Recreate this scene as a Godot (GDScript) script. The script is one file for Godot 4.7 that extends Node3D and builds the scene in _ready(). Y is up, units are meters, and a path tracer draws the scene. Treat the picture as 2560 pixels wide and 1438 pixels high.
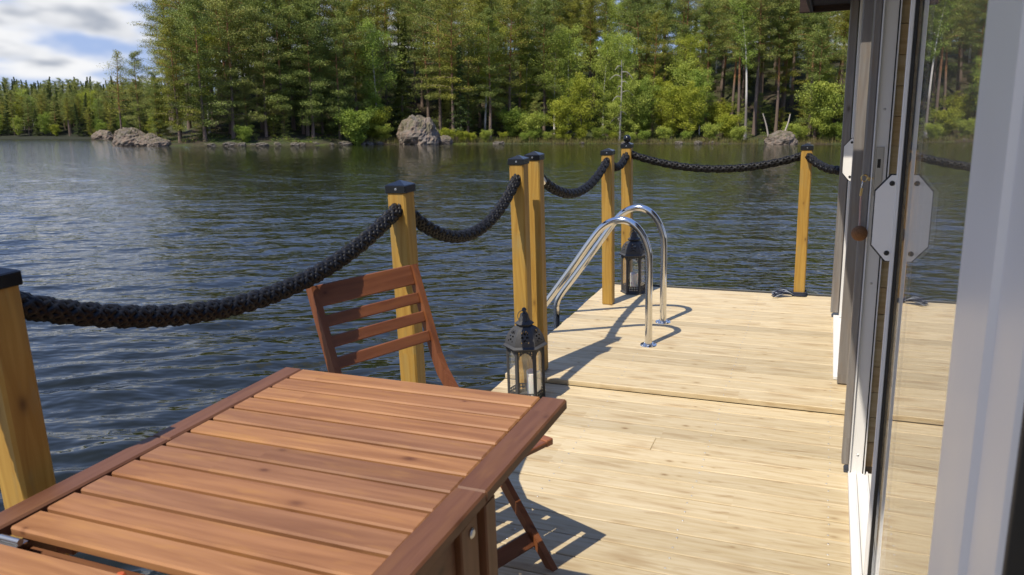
extends Node3D
# Houseboat deck on a forest lake. World: y up, water at y = 0. The boat rides bow-up, so boat things are laid out in the boat's own axes
# (x to the cabin, y off the lower deck, -z to the bow) and then turned into the world by BOAT.

const EYE := Vector3(0, 1.45, 0)          # the camera in boat axes
var BOAT := Transform3D(Basis(Vector3(0.92869, 0.01388, 0.37061), Vector3(-0.03372, 0.99832, 0.04713), Vector3(-0.36933, -0.05627, 0.92759)).orthonormalized(), Vector3.ZERO)
const UP := 0.027                          # the fore deck lies one plank higher
var M := {}
var used := {}
var rng := RandomNumberGenerator.new()


class MB:
	var v := PackedVector3Array()
	var n := PackedVector3Array()
	var uv := PackedVector2Array()
	var c := PackedColorArray()
	var i := PackedInt32Array()
	func vert(p: Vector3, nn := Vector3.UP, u := Vector2.ZERO, col := Color.WHITE) -> int:
		v.append(p)
		n.append(nn)
		uv.append(u)
		c.append(col)
		return v.size() - 1
	func tri(a: int, b: int, d: int) -> void:
		i.append(a)
		i.append(b)
		i.append(d)
	func quad(a: int, b: int, d: int, e: int) -> void:
		tri(a, b, d)
		tri(a, d, e)
	func face(ids: Array, out: Vector3) -> void:   # a convex face turned so that its front looks along out (clockwise)
		var k: Vector3 = (v[ids[1]] - v[ids[0]]).cross(v[ids[2]] - v[ids[0]])
		if k.dot(out) > 0.0:
			ids.reverse()
		for j in range(1, ids.size() - 1):
			tri(ids[0], ids[j], ids[j + 1])
	func mesh(smooth := false, colored := false) -> ArrayMesh:
		var a := []
		a.resize(Mesh.ARRAY_MAX)
		a[Mesh.ARRAY_VERTEX] = v
		if smooth:
			a[Mesh.ARRAY_NORMAL] = n
		a[Mesh.ARRAY_TEX_UV] = uv
		if colored:
			a[Mesh.ARRAY_COLOR] = c
		a[Mesh.ARRAY_INDEX] = i
		var m := ArrayMesh.new()
		m.add_surface_from_arrays(Mesh.PRIMITIVE_TRIANGLES, a)
		return m


# ---------------------------------------------------------------- shapes
func add_box(mb: MB, t: Transform3D, size: Vector3, bev := 0.002, uvo := Vector2.ZERO, grain := 0) -> void:
	var h := size * 0.5
	bev = minf(bev, minf(h.x, minf(h.y, h.z)) * 0.8)
	var id := {}
	for k in 8:
		var s := Vector3(1 if k & 1 else -1, 1 if k & 2 else -1, 1 if k & 4 else -1)
		for ax in 3:
			var p := Vector3(s.x * (h.x - bev), s.y * (h.y - bev), s.z * (h.z - bev))
			p[ax] = s[ax] * h[ax]
			var u := Vector2(p[grain], p[(grain + 1) % 3] + p[(grain + 2) % 3]) + uvo
			id[k * 3 + ax] = mb.vert(t * p, Vector3.UP, u)
	var b := t.basis
	for ax in 3:
		var b1 := 1 << ((ax + 1) % 3)
		var b2 := 1 << ((ax + 2) % 3)
		for side in 2:
			var base := (1 << ax) * side
			var dir := Vector3.ZERO
			dir[ax] = 1.0 if side else -1.0
			mb.face([id[base * 3 + ax], id[(base | b1) * 3 + ax], id[(base | b1 | b2) * 3 + ax], id[(base | b2) * 3 + ax]], b * dir)
		# edges that run along ax
		for q in 4:
			var k0 := (b1 if q & 1 else 0) | (b2 if q & 2 else 0)
			var k1 := k0 | (1 << ax)
			var dir2 := Vector3.ZERO
			dir2[(ax + 1) % 3] = 1.0 if q & 1 else -1.0
			dir2[(ax + 2) % 3] = 1.0 if q & 2 else -1.0
			var e := (ax + 1) % 3
			var f := (ax + 2) % 3
			mb.face([id[k0 * 3 + e], id[k1 * 3 + e], id[k1 * 3 + f], id[k0 * 3 + f]], b * dir2)
	for k in 8:
		var dir3 := Vector3(1 if k & 1 else -1, 1 if k & 2 else -1, 1 if k & 4 else -1)
		mb.face([id[k * 3], id[k * 3 + 1], id[k * 3 + 2]], b * dir3)


func box(size: Vector3, bev := 0.002, uvo := Vector2.ZERO, grain := 0) -> ArrayMesh:
	var mb := MB.new()
	add_box(mb, Transform3D(), size, bev, uvo, grain)
	return mb.mesh()


func bar_frame(a: Vector3, b: Vector3, up: Vector3) -> Transform3D:   # x along a-b, y near up
	var x := (b - a).normalized()
	var z := x.cross(up).normalized()
	return Transform3D(Basis(x, z.cross(x), z), (a + b) * 0.5)


func add_bar(mb: MB, a: Vector3, b: Vector3, w: float, h: float, up := Vector3.UP, bev := 0.002, uvo := Vector2.ZERO) -> void:
	add_box(mb, bar_frame(a, b, up), Vector3(a.distance_to(b), h, w), bev, uvo, 0)


func add_tube(mb: MB, pts: PackedVector3Array, radii: PackedFloat32Array, sides := 12, cap := true, cols := PackedColorArray(), vscale := 1.0) -> void:
	var count := pts.size()
	var tan0 := (pts[1] - pts[0]).normalized()
	var side := tan0.cross(Vector3.UP if absf(tan0.y) < 0.9 else Vector3.RIGHT).normalized()
	var start := mb.v.size()
	var along := 0.0
	for k in count:
		var t := (pts[mini(k + 1, count - 1)] - pts[maxi(k - 1, 0)]).normalized()
		side = (side - t * side.dot(t)).normalized()
		var other := t.cross(side)
		if k > 0:
			along += pts[k].distance_to(pts[k - 1])
		for s in sides + 1:
			var a := TAU * s / sides
			var d := side * cos(a) + other * sin(a)
			mb.vert(pts[k] + d * radii[k], d, Vector2(along * vscale, float(s) / sides * TAU * radii[0]), cols[k] if cols.size() else Color.WHITE)
	for k in count - 1:
		for s in sides:
			var p := start + k * (sides + 1) + s
			mb.quad(p, p + sides + 1, p + sides + 2, p + 1)
	if cap:
		for e in 2:
			var k := 0 if e == 0 else count - 1
			var t := (pts[1] - pts[0]).normalized() * -1.0 if e == 0 else (pts[count - 1] - pts[count - 2]).normalized()
			var mid := mb.vert(pts[k], t, Vector2.ZERO, cols[k] if cols.size() else Color.WHITE)
			var ring := []
			for s in sides + 1:
				ring.append(mb.vert(mb.v[start + k * (sides + 1) + s], t, Vector2.ZERO, cols[k] if cols.size() else Color.WHITE))
			for s in sides:
				mb.face([mid, ring[s], ring[s + 1]], t)


func tube(pts: PackedVector3Array, radius: float, sides := 12) -> ArrayMesh:
	var mb := MB.new()
	var r := PackedFloat32Array()
	r.resize(pts.size())
	r.fill(radius)
	add_tube(mb, pts, r, sides)
	return mb.mesh(true)


func add_lathe(mb: MB, prof: PackedVector2Array, sides: int, at := Transform3D(), turn := 0.0) -> void:   # (radius, height) pairs; faceted per profile step
	for k in prof.size() - 1:
		var d := prof[k + 1] - prof[k]
		var nn := Vector2(d.y, -d.x).normalized()
		var first := mb.v.size()
		for s in sides + 1:
			var a := TAU * s / sides + turn
			var o := Vector3(cos(a), 0, sin(a))
			var nrm := at.basis * (o * nn.x + Vector3.UP * nn.y)
			mb.vert(at * (o * prof[k].x + Vector3.UP * prof[k].y), nrm, Vector2(s / float(sides), prof[k].y))
			mb.vert(at * (o * prof[k + 1].x + Vector3.UP * prof[k + 1].y), nrm, Vector2(s / float(sides), prof[k + 1].y))
		for s in sides:
			var p := first + s * 2
			mb.quad(p, p + 2, p + 3, p + 1)


func lathe(prof: PackedVector2Array, sides: int, smooth := true, turn := 0.0) -> ArrayMesh:
	var mb := MB.new()
	add_lathe(mb, prof, sides, Transform3D(), turn)
	return mb.mesh(smooth)


func curve(points: Array, per := 8) -> PackedVector3Array:   # Catmull-Rom
	var out := PackedVector3Array()
	for k in points.size() - 1:
		var a: Vector3 = points[maxi(k - 1, 0)]
		var b: Vector3 = points[k]
		var c: Vector3 = points[k + 1]
		var d: Vector3 = points[mini(k + 2, points.size() - 1)]
		for j in per:
			out.append(b.cubic_interpolate(c, a, d, float(j) / per))
	out.append(points[-1])
	return out


# ---------------------------------------------------------------- nodes
func numbered(called: String) -> String:
	var k: int = used.get(called, 0)
	used[called] = k + 1
	return called if k == 0 else "%s_%03d" % [called, k]


func tag(o: Node, label: String, category := "", group := "", kind := "") -> Node:
	if label:
		o.set_meta("label", label)
	if category:
		o.set_meta("category", category)
	if group:
		o.set_meta("group", group)
	if kind:
		o.set_meta("kind", kind)
	return o


func part(called: String, mesh: Mesh, m: Material, parent: Node, t := Transform3D(), label := "") -> MeshInstance3D:
	var o := MeshInstance3D.new()
	o.name = called
	o.mesh = mesh
	o.material_override = null
	o.set_surface_override_material(0, m)
	o.transform = t
	o.cast_shadow = GeometryInstance3D.SHADOW_CASTING_SETTING_ON
	if label:
		o.set_meta("label", label)
	parent.add_child(o, true)
	return o


func thing(called: String, label: String, category: String, at: Transform3D, group := "", kind := "") -> Node3D:
	var o := Node3D.new()
	o.name = numbered(called)
	add_child(o)
	o.transform = at
	tag(o, label, category, group, kind)
	return o


func aboard(p: Vector3, yaw := 0.0) -> Transform3D:   # boat axes to the world
	return BOAT * Transform3D(Basis(Vector3.UP, yaw), p)


func lin(r: float, g: float, b: float) -> Color:
	return Color(r, g, b).linear_to_srgb()


# ---------------------------------------------------------------- materials
func mat(called: String, color: Color, rough := 0.6, metal := 0.0, spec := 0.5) -> StandardMaterial3D:
	var m := StandardMaterial3D.new()
	m.resource_name = called
	m.albedo_color = color
	m.roughness = rough
	m.metallic = metal
	m.metallic_specular = spec
	M[called] = m
	return m


func fnl(sd: int, freq: float, oct := 3) -> FastNoiseLite:
	var f := FastNoiseLite.new()
	f.seed = sd
	f.frequency = freq
	f.noise_type = FastNoiseLite.TYPE_SIMPLEX_SMOOTH
	f.fractal_type = FastNoiseLite.FRACTAL_FBM
	f.fractal_octaves = oct
	return f


func wood_image(sd: int, light: Color, dark: Color, knot: Color, fine: float, knots: int, patch: Color, patchy: float) -> ImageTexture:
	# 2 m along the grain by 0.5 m across
	var w := 1024
	var h := 384
	var r := RandomNumberGenerator.new()
	r.seed = sd
	var na := fnl(sd, 1.0, 3)
	var nb := fnl(sd + 1, 1.0, 2)
	var np := fnl(sd + 2, 1.0, 3)
	var kx := []
	for k in knots:
		kx.append([r.randf() * 2.0, r.randf() * 0.5, r.randf_range(0.003, 0.009), r.randf_range(0.35, 1.0)])
	var im := Image.create(w, h, false, Image.FORMAT_RGB8)
	for y in h:
		var v := y * 0.5 / h
		var near := []
		for q in kx:
			if absf(q[1] - v) < 0.06:
				near.append(q)
		for x in w:
			var u := x * 2.0 / w
			var vv := v
			var kd := 0.0
			var ring := 0.0
			for q in near:
				var dx: float = (u - q[0])
				var dy: float = (v - q[1])
				var e := dx * dx * 0.16 + dy * dy
				var s: float = q[2] * q[2]
				var g := exp(-e / (s * 14.0))
				vv += signf(dy) * g * q[2] * 1.6
				var e2 := dx * dx * 0.3 + dy * dy
				kd = maxf(kd, exp(-e2 / (s * 1.1)) * q[3])
				ring = maxf(ring, exp(-e / (s * 9.0)))
			var warp := nb.get_noise_2d(u * 1.3, vv * 7.0) * 0.02
			var grain := na.get_noise_2d(u * 2.2, (vv + warp) * fine)
			var fib := nb.get_noise_2d(u * 9.0 + 40.0, vv * 420.0)
			var band := sin((vv + warp) * fine * 2.4 + nb.get_noise_2d(u * 0.8, vv * 14.0) * 5.0)
			var t := clampf(0.42 + grain * 0.55 + fib * 0.18 + band * 0.18, 0.0, 1.0)
			var c := light.lerp(dark, t)
			var pt := (clampf((np.get_noise_2d(u * 2.4, v * 15.0) - 0.16) * 2.4, 0.0, 1.0) * 0.75 + clampf((np.get_noise_2d(u * 6.0 + 30.0, v * 30.0) - 0.3) * 3.0, 0.0, 1.0) * 0.6) * patchy
			c = c.lerp(patch, pt)
			c = c.lerp(dark, ring * 0.45)
			c = c.lerp(knot, clampf(kd * 1.15, 0.0, 0.95))
			im.set_pixel(x, y, c)
	return ImageTexture.create_from_image(im)


func wood(called: String, tex: ImageTexture, rough: float, tint := Color.WHITE, bump := 0.04, spec := 0.4) -> StandardMaterial3D:
	var m := mat(called, tint, rough, 0.0, spec)
	m.albedo_texture = tex
	m.uv1_scale = Vector3(0.5, 2.0, 1.0)
	m.heightmap_enabled = true
	m.heightmap_texture = tex
	m.heightmap_scale = bump
	return m


func noise_tex(sd: int, freq: float, oct: int, ramp := [], size := 512, normal := 0.0) -> NoiseTexture2D:
	var t := NoiseTexture2D.new()
	t.width = size
	t.height = size
	t.seamless = true
	t.noise = fnl(sd, freq, oct)
	if normal > 0.0:
		t.as_normal_map = true
		t.bump_strength = normal
	if ramp.size():
		var g := Gradient.new()
		g.offsets = PackedFloat32Array(range(ramp.size()).map(func(k): return float(k) / (ramp.size() - 1)))
		g.colors = PackedColorArray(ramp)
		t.color_ramp = g
	return t


func materials() -> void:
	var pine := wood_image(11, lin(0.600, 0.520, 0.365), lin(0.500, 0.405, 0.245), lin(0.27, 0.18, 0.095), 60.0, 16, lin(0.36, 0.26, 0.145), 0.7)
	var acacia := wood_image(23, lin(0.360, 0.184, 0.090), lin(0.232, 0.107, 0.050), lin(0.105, 0.040, 0.017), 46.0, 11, lin(0.385, 0.200, 0.078), 0.8)
	var treated := wood_image(37, lin(0.43, 0.265, 0.060), lin(0.30, 0.165, 0.032), lin(0.12, 0.065, 0.018), 70.0, 14, lin(0.33, 0.235, 0.085), 0.7)
	for k in 4:   # four slightly different boards of each kind
		var f := [1.0, 0.90, 0.97, 0.94][k] as float
		wood("deck_pine_%d" % k, pine, 0.62, Color(minf(f, 1.0), minf(f * 0.99, 1.0), minf(f * 0.97, 1.0)), 0.05)
		var g: Color = [Color(1.0, 0.98, 0.92), Color(0.90, 0.88, 0.87), Color(0.96, 0.93, 0.88), Color(0.84, 0.82, 0.82)][k]
		wood("oiled_acacia_%d" % k, acacia, 0.5, g, 0.03, 0.38)
	for k in 4:
		var q := [0.89, 0.78, 0.85, 0.67][k] as float
		wood("chair_acacia_%d" % k, acacia, 0.42, Color(q, q * 0.86, q * 0.80), 0.03, 0.5)
	wood("oiled_rail", acacia, 0.5, Color(0.70, 0.66, 0.68), 0.03, 0.38)
	wood("treated_post", treated, 0.5, Color.WHITE, 0.03)
	wood("interior_pine", pine, 0.5, Color(1.0, 0.97, 0.92), 0.02)
	wood("interior_pine_warm", pine, 0.5, Color(1.0, 0.94, 0.86), 0.02)
	var stain := wood_image(51, lin(0.205, 0.195, 0.185), lin(0.145, 0.130, 0.120), lin(0.06, 0.045, 0.035), 55.0, 5, lin(0.20, 0.155, 0.115), 0.5)
	wood("stained_board", stain, 0.38, Color.WHITE, 0.03, 0.6)
	wood("roof_board", stain, 0.5, Color(0.46, 0.37, 0.33), 0.03, 0.4)
	mat("black_cap", lin(0.007, 0.008, 0.010), 0.20, 0.0, 0.5)
	mat("black_rope", lin(0.007, 0.007, 0.008), 0.50, 0.0, 0.36)
	mat("steel", lin(0.72, 0.71, 0.69), 0.12, 1.0)
	mat("zinc", lin(0.50, 0.50, 0.50), 0.35, 1.0)
	mat("brass", lin(0.62, 0.45, 0.20), 0.3, 1.0)
	var lm := mat("lantern_metal", lin(0.052, 0.053, 0.056), 0.62, 0.0, 0.4)
	lm.normal_enabled = true
	lm.normal_texture = noise_tex(5, 0.06, 3, [], 256, 1.5)
	lm.uv1_triplanar = true
	lm.uv1_scale = Vector3(9, 9, 9)
	var gl := mat("pane_glass", Color(0.95, 0.97, 0.96, 0.02), 0.0)
	gl.transparency = BaseMaterial3D.TRANSPARENCY_ALPHA
	var dg := mat("door_glass", Color(0.85, 0.9, 0.88, 0.04), 0.0)
	dg.transparency = BaseMaterial3D.TRANSPARENCY_ALPHA
	var wax := mat("candle_wax", lin(0.80, 0.77, 0.70), 0.5)
	wax.subsurf_scatter_enabled = true
	wax.subsurf_scatter_strength = 0.3
	mat("wick", lin(0.03, 0.03, 0.03), 0.9)
	var al := mat("white_aluminium", lin(0.72, 0.72, 0.71), 0.38, 0.0, 0.5)
	al.roughness_texture = noise_tex(8, 0.02, 3, [Color(0.8, 0.8, 0.8), Color(1, 1, 1)], 256)
	al.uv1_triplanar = true
	mat("white_handle", lin(0.80, 0.79, 0.77), 0.4)
	mat("blind_fabric", lin(0.50, 0.45, 0.36), 0.8)
	mat("bare_aluminium", lin(0.45, 0.46, 0.46), 0.35, 0.9)
	mat("rubber", lin(0.012, 0.012, 0.012), 0.6)
	mat("plaster", lin(0.55, 0.50, 0.42), 0.8)
	mat("hull", lin(0.06, 0.065, 0.07), 0.5)
	var cork := mat("cork", lin(0.30, 0.155, 0.065), 0.9)
	cork.albedo_texture = noise_tex(14, 0.09, 4, [Color(0.35, 0.3, 0.28), Color(0.9, 0.85, 0.8), Color(1, 1, 1)], 256)
	cork.uv1_triplanar = true
	cork.uv1_scale = Vector3(9, 9, 9)
	var cord := mat("cord", lin(0.55, 0.42, 0.36), 0.8)
	cord.albedo_texture = noise_tex(15, 0.2, 2, [Color(0.9, 0.3, 0.2), Color(1, 1, 1), Color(1, 1, 1)], 128)
	cord.uv1_triplanar = true
	cord.uv1_scale = Vector3(16, 16, 16)
	mat("navy_rope", lin(0.018, 0.024, 0.05), 0.8)
	mat("frayed_tail", lin(0.30, 0.34, 0.42), 0.9)
	mat("orange_plastic", lin(0.45, 0.09, 0.02), 0.4)
	# lake
	var w := mat("lake_water", lin(0.010, 0.011, 0.005), 0.03, 0.0, 0.41)
	w.normal_enabled = true
	w.normal_texture = noise_tex(71, 0.016, 3, [], 1024, 3.8)
	w.normal_scale = 1.0
	# forest
	for f in [["needles", 0.25], ["leaves", 0.5]]:
		var m := mat(f[0], Color.WHITE, 0.55, 0.0, 0.35)
		m.vertex_color_use_as_albedo = true
		m.backlight_enabled = true
		m.backlight = Color(f[1], f[1], f[1] * 0.6).linear_to_srgb()
	for k in 3:
		for f in ["needles", "leaves"]:
			var m: StandardMaterial3D = M[f].duplicate()
			m.resource_name = "%s_%d" % [f, k]
			m.albedo_color = [Color(1, 1, 1), Color(0.88, 0.93, 0.9), Color(1.0, 0.97, 0.8)][k]
			M["%s_%d" % [f, k]] = m
	var bark := mat("bark", Color.WHITE, 0.9)
	bark.vertex_color_use_as_albedo = true
	var gr := mat("forest_floor", Color.WHITE, 0.95)
	gr.vertex_color_use_as_albedo = true
	gr.albedo_texture = noise_tex(31, 0.03, 5, [Color(0.45, 0.45, 0.45), Color(1, 1, 1)], 512)
	gr.uv1_triplanar = true
	gr.uv1_world_triplanar = true
	gr.uv1_scale = Vector3(0.14, 0.14, 0.14)
	var rock := mat("granite", Color.WHITE, 0.9)
	rock.vertex_color_use_as_albedo = true
	rock.albedo_texture = noise_tex(41, 0.05, 5, [Color(0.30, 0.30, 0.30), Color(0.76, 0.74, 0.72), Color(1, 1, 1)], 512)
	rock.uv1_triplanar = true
	rock.uv1_world_triplanar = true
	rock.uv1_scale = Vector3(0.35, 0.35, 0.35)


# ---------------------------------------------------------------- sky, water
func make_sky() -> Sky:
	var w := 2048
	var h := 1024
	var im := Image.create(w, h, false, Image.FORMAT_RGBF)
	var n1 := fnl(301, 0.9, 6)
	var n2 := fnl(302, 2.6, 4)
	var n3 := fnl(305, 0.45, 2)
	im.fill(Color(0.35, 0.38, 0.40))
	for y in h / 2 + 2:
		var up := (0.5 - (y + 0.5) / h) * PI
		var sy := sin(up)
		var cy := cos(up)
		var blue := Color(0.52, 0.63, 0.80).lerp(Color(0.14, 0.28, 0.72), pow(clampf(sy, 0, 1), 0.4))
		for x in w:
			var a := ((x + 0.5) / w - 0.5) * TAU
			var k := 1.0 / (maxf(sy, 0.0) + 0.16)
			var px := sin(a) * cy * k
			var pz := -cos(a) * cy * k
			var d := n1.get_noise_3d(px, pz, sy * 2.5) + 0.28 * n3.get_noise_2d(px, pz)
			var cover := smoothstep(-0.04, 0.24, d + 0.47 * pow(1.0 - clampf(sy, 0.0, 1.0), 4.0) - 0.15 - 0.16 * sy)
			var c := blue
			if cover > 0.0:
				var s := n2.get_noise_3d(px, pz, sy * 4.0)
				var thick := smoothstep(0.02, 0.42, d + s * 0.34)
				var lit := Color(0.88, 0.885, 0.90).lerp(Color(0.37, 0.41, 0.49), thick)
				c = c.lerp(lit, cover)
			im.set_pixel(x, y, c)
	var p := PanoramaSkyMaterial.new()
	p.panorama = ImageTexture.create_from_image(im)
	var s := Sky.new()
	s.sky_material = p
	return s


func make_water() -> void:
	var mb := MB.new()
	var r := RandomNumberGenerator.new()
	r.seed = 77
	var waves := []
	for k in 22:
		var lam := 0.17 * pow(1.115, k)
		var dir := r.randfn(0.35, 0.55)
		var kk := TAU / lam
		waves.append([sin(dir) * kk, cos(dir) * kk, r.randf() * TAU, (0.060 if lam < 0.36 else (0.045 if lam < 0.6 else 0.029)) / kk, lam])
	var gust := fnl(9, 0.05, 2)
	var columns := 720
	var a0 := deg_to_rad(-62.0)
	var a1 := deg_to_rad(50.0)
	var radius := 1.1
	var rows := 0
	var radii := []
	while radius < 130.0:
		radii.append(radius)
		radius *= 1.0068
	for extra in [150.0, 190.0, 260.0, 400.0, 800.0]:
		radii.append(extra)
	rows = radii.size()
	var total := rows * (columns + 1)
	mb.v.resize(total)
	mb.n.resize(total)
	mb.uv.resize(total)
	var at := 0
	for j in rows:
		var rr: float = radii[j]
		var live := []
		for wv in waves:
			var f := clampf(1.6 - rr * 0.0068 * 5.0 / wv[4], 0.0, 1.0)
			if f > 0.0 and rr < 125.0:
				live.append([wv[0], wv[1], wv[2], wv[3] * f])
		for q in columns + 1:
			var a := a0 + (a1 - a0) * q / columns
			var x := sin(a) * rr
			var z := -cos(a) * rr
			var y := 0.0
			var gx := 0.0
			var gz := 0.0
			var amp := 1.0 + 0.55 * gust.get_noise_2d(x * 1.4, z * 2.2)
			for l in live:
				var ph: float = l[0] * x + l[1] * z + l[2]
				var s := sin(ph)
				var cs := cos(ph)
				var am: float = l[3] * amp
				y += am * s
				gx += am * l[0] * cs
				gz += am * l[1] * cs
			mb.v[at] = Vector3(x, y, z)
			mb.n[at] = Vector3(-gx, 1.0, -gz).normalized()
			mb.uv[at] = Vector2(x * 0.12, z * 0.24)
			at += 1
	mb.i.resize((rows - 1) * columns * 6)
	var k := 0
	for j in rows - 1:
		for q in columns:
			var p := j * (columns + 1) + q
			mb.i[k] = p
			mb.i[k + 1] = p + columns + 1
			mb.i[k + 2] = p + columns + 2
			mb.i[k + 3] = p
			mb.i[k + 4] = p + columns + 2
			mb.i[k + 5] = p + 1
			k += 6
	var o := part("lake_water", mb.mesh(true), M.lake_water, self)
	tag(o, "dark rippled lake water reflecting sky and forest", "water", "", "structure")


# ---------------------------------------------------------------- shore
const SHORE := [Vector2(-110, -190), Vector2(-72, -150), Vector2(-67, -133), Vector2(-58, -121), Vector2(-50, -118), Vector2(-41, -120), Vector2(-32, -125), Vector2(-22, -136), Vector2(-10, -142), Vector2(4, -145), Vector2(26, -146), Vector2(44, -141), Vector2(57, -138), Vector2(75, -134), Vector2(130, -122)]


func shore_z(x: float) -> float:
	for k in SHORE.size() - 1:
		if x <= SHORE[k + 1].x:
			var t: float = clampf((x - SHORE[k].x) / (SHORE[k + 1].x - SHORE[k].x), 0, 1)
			return lerpf(SHORE[k].y, SHORE[k + 1].y, t)
	return SHORE[-1].y


var ground_noise := fnl(61, 0.05, 4)


func ground(x: float, z: float) -> float:
	var t := shore_z(x) - z
	var edge := clampf((x + 74.0) / 26.0, 0.0, 1.0)
	var rise := 0.0
	if t > 0.0:
		rise = 0.25 + 0.14 * minf(t, 14.0) + 0.40 * clampf(t - 14.0, 0.0, 40.0) + 0.12 * maxf(t - 54.0, 0.0)
	else:
		rise = maxf(-2.0, t * 0.35) + 0.25
	return rise * (0.35 + 0.65 * edge) + ground_noise.get_noise_2d(x, z) * clampf(t * 0.12 + 0.2, 0.05, 1.6)


func far_ground(x: float, z: float) -> float:
	var t := -257.0 - z - 3.0 * sin(x * 0.05)
	return (0.4 + 0.10 * minf(t, 6.0) + 0.21 * clampf(t - 6.0, 0.0, 46.0) if t > 0.0 else maxf(t * 0.3, -2.0)) + ground_noise.get_noise_2d(x, z) * 0.5


func make_terrain() -> void:
	var mb := MB.new()
	var tint := fnl(62, 0.12, 3)
	var nx := 190
	var nz := 80
	for j in nz + 1:
		for q in nx + 1:
			var x := -80.0 + 215.0 * q / nx
			var t := -4.0 + 130.0 * pow(float(j) / nz, 1.6)
			var z := shore_z(x) - t
			var y := ground(x, z)
			var e := 0.5
			var nn := Vector3(ground(x - e, z) - ground(x + e, z), 2 * e, ground(x, z - e) - ground(x, z + e)).normalized()
			var m := clampf(tint.get_noise_2d(x, z) * 1.6 + 0.5, 0.0, 1.0)
			var c := Color(0.085, 0.060, 0.035).lerp(Color(0.075, 0.105, 0.022), m)
			if tint.get_noise_2d(x * 0.6 + 90.0, z * 0.6) > 0.28 and x > -40.0:
				c = Color(0.15, 0.20, 0.03)
			mb.vert(Vector3(x, y, z), nn, Vector2(x, z) * 0.1, c)
	for j in nz:
		for q in nx:
			var p := j * (nx + 1) + q
			mb.quad(p, p + nx + 1, p + nx + 2, p + 1)
	var o := part("wooded_hill", mb.mesh(true, true), M.forest_floor, self)
	tag(o, "mossy forest ground rising from the opposite shore", "hill", "", "structure")
	var mf := MB.new()
	for j in 31:
		for q in 61:
			var x := -330.0 + 300.0 * q / 60.0
			var z := -250.0 - 170.0 * j / 30.0
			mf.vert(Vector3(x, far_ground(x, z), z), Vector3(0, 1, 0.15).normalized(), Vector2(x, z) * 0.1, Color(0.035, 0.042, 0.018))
	for j in 30:
		for q in 60:
			var p := j * 61 + q
			mf.quad(p, p + 61, p + 62, p + 1)
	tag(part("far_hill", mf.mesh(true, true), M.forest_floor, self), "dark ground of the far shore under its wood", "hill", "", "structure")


func leaf(mb: MB, p: Vector3, size: float, col: Color, r: RandomNumberGenerator, flat := 0.5) -> void:
	var nn := Vector3(r.randfn(0, 1), r.randfn(0, 1) + flat, r.randfn(0, 1)).normalized()
	var a := nn.cross(Vector3(r.randfn(0, 1), r.randfn(0, 1), r.randfn(0, 1))).normalized()
	var b := nn.cross(a)
	var l := size * r.randf_range(0.7, 1.3)
	var w := l * 0.42
	var p0 := mb.vert(p - a * l * 0.5, nn, Vector2.ZERO, col)
	var p1 := mb.vert(p + b * w * 0.5, nn, Vector2.ZERO, col)
	var p2 := mb.vert(p + a * l * 0.5, nn, Vector2.ZERO, col)
	var p3 := mb.vert(p - b * w * 0.5, nn, Vector2.ZERO, col)
	mb.quad(p0, p1, p2, p3)


func trunk_line(r: RandomNumberGenerator, hgt: float, lean: float) -> PackedVector3Array:
	var pts := PackedVector3Array()
	var d := Vector3(r.randfn(0, lean), 0, r.randfn(0, lean))
	var w := r.randf() * TAU
	for k in 13:
		var t := k / 12.0
		pts.append(Vector3(0, hgt * t, 0) + d * t * t * hgt + Vector3(sin(w + t * 5.0), 0, cos(w * 1.3 + t * 4.0)) * 0.08 * t * hgt * 0.15)
	pts[0].y = -0.6
	return pts


func along(pts: PackedVector3Array, t: float) -> Vector3:
	var f := clampf(t, 0, 0.9999) * (pts.size() - 1)
	return pts[int(f)].lerp(pts[int(f) + 1], f - int(f))


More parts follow.
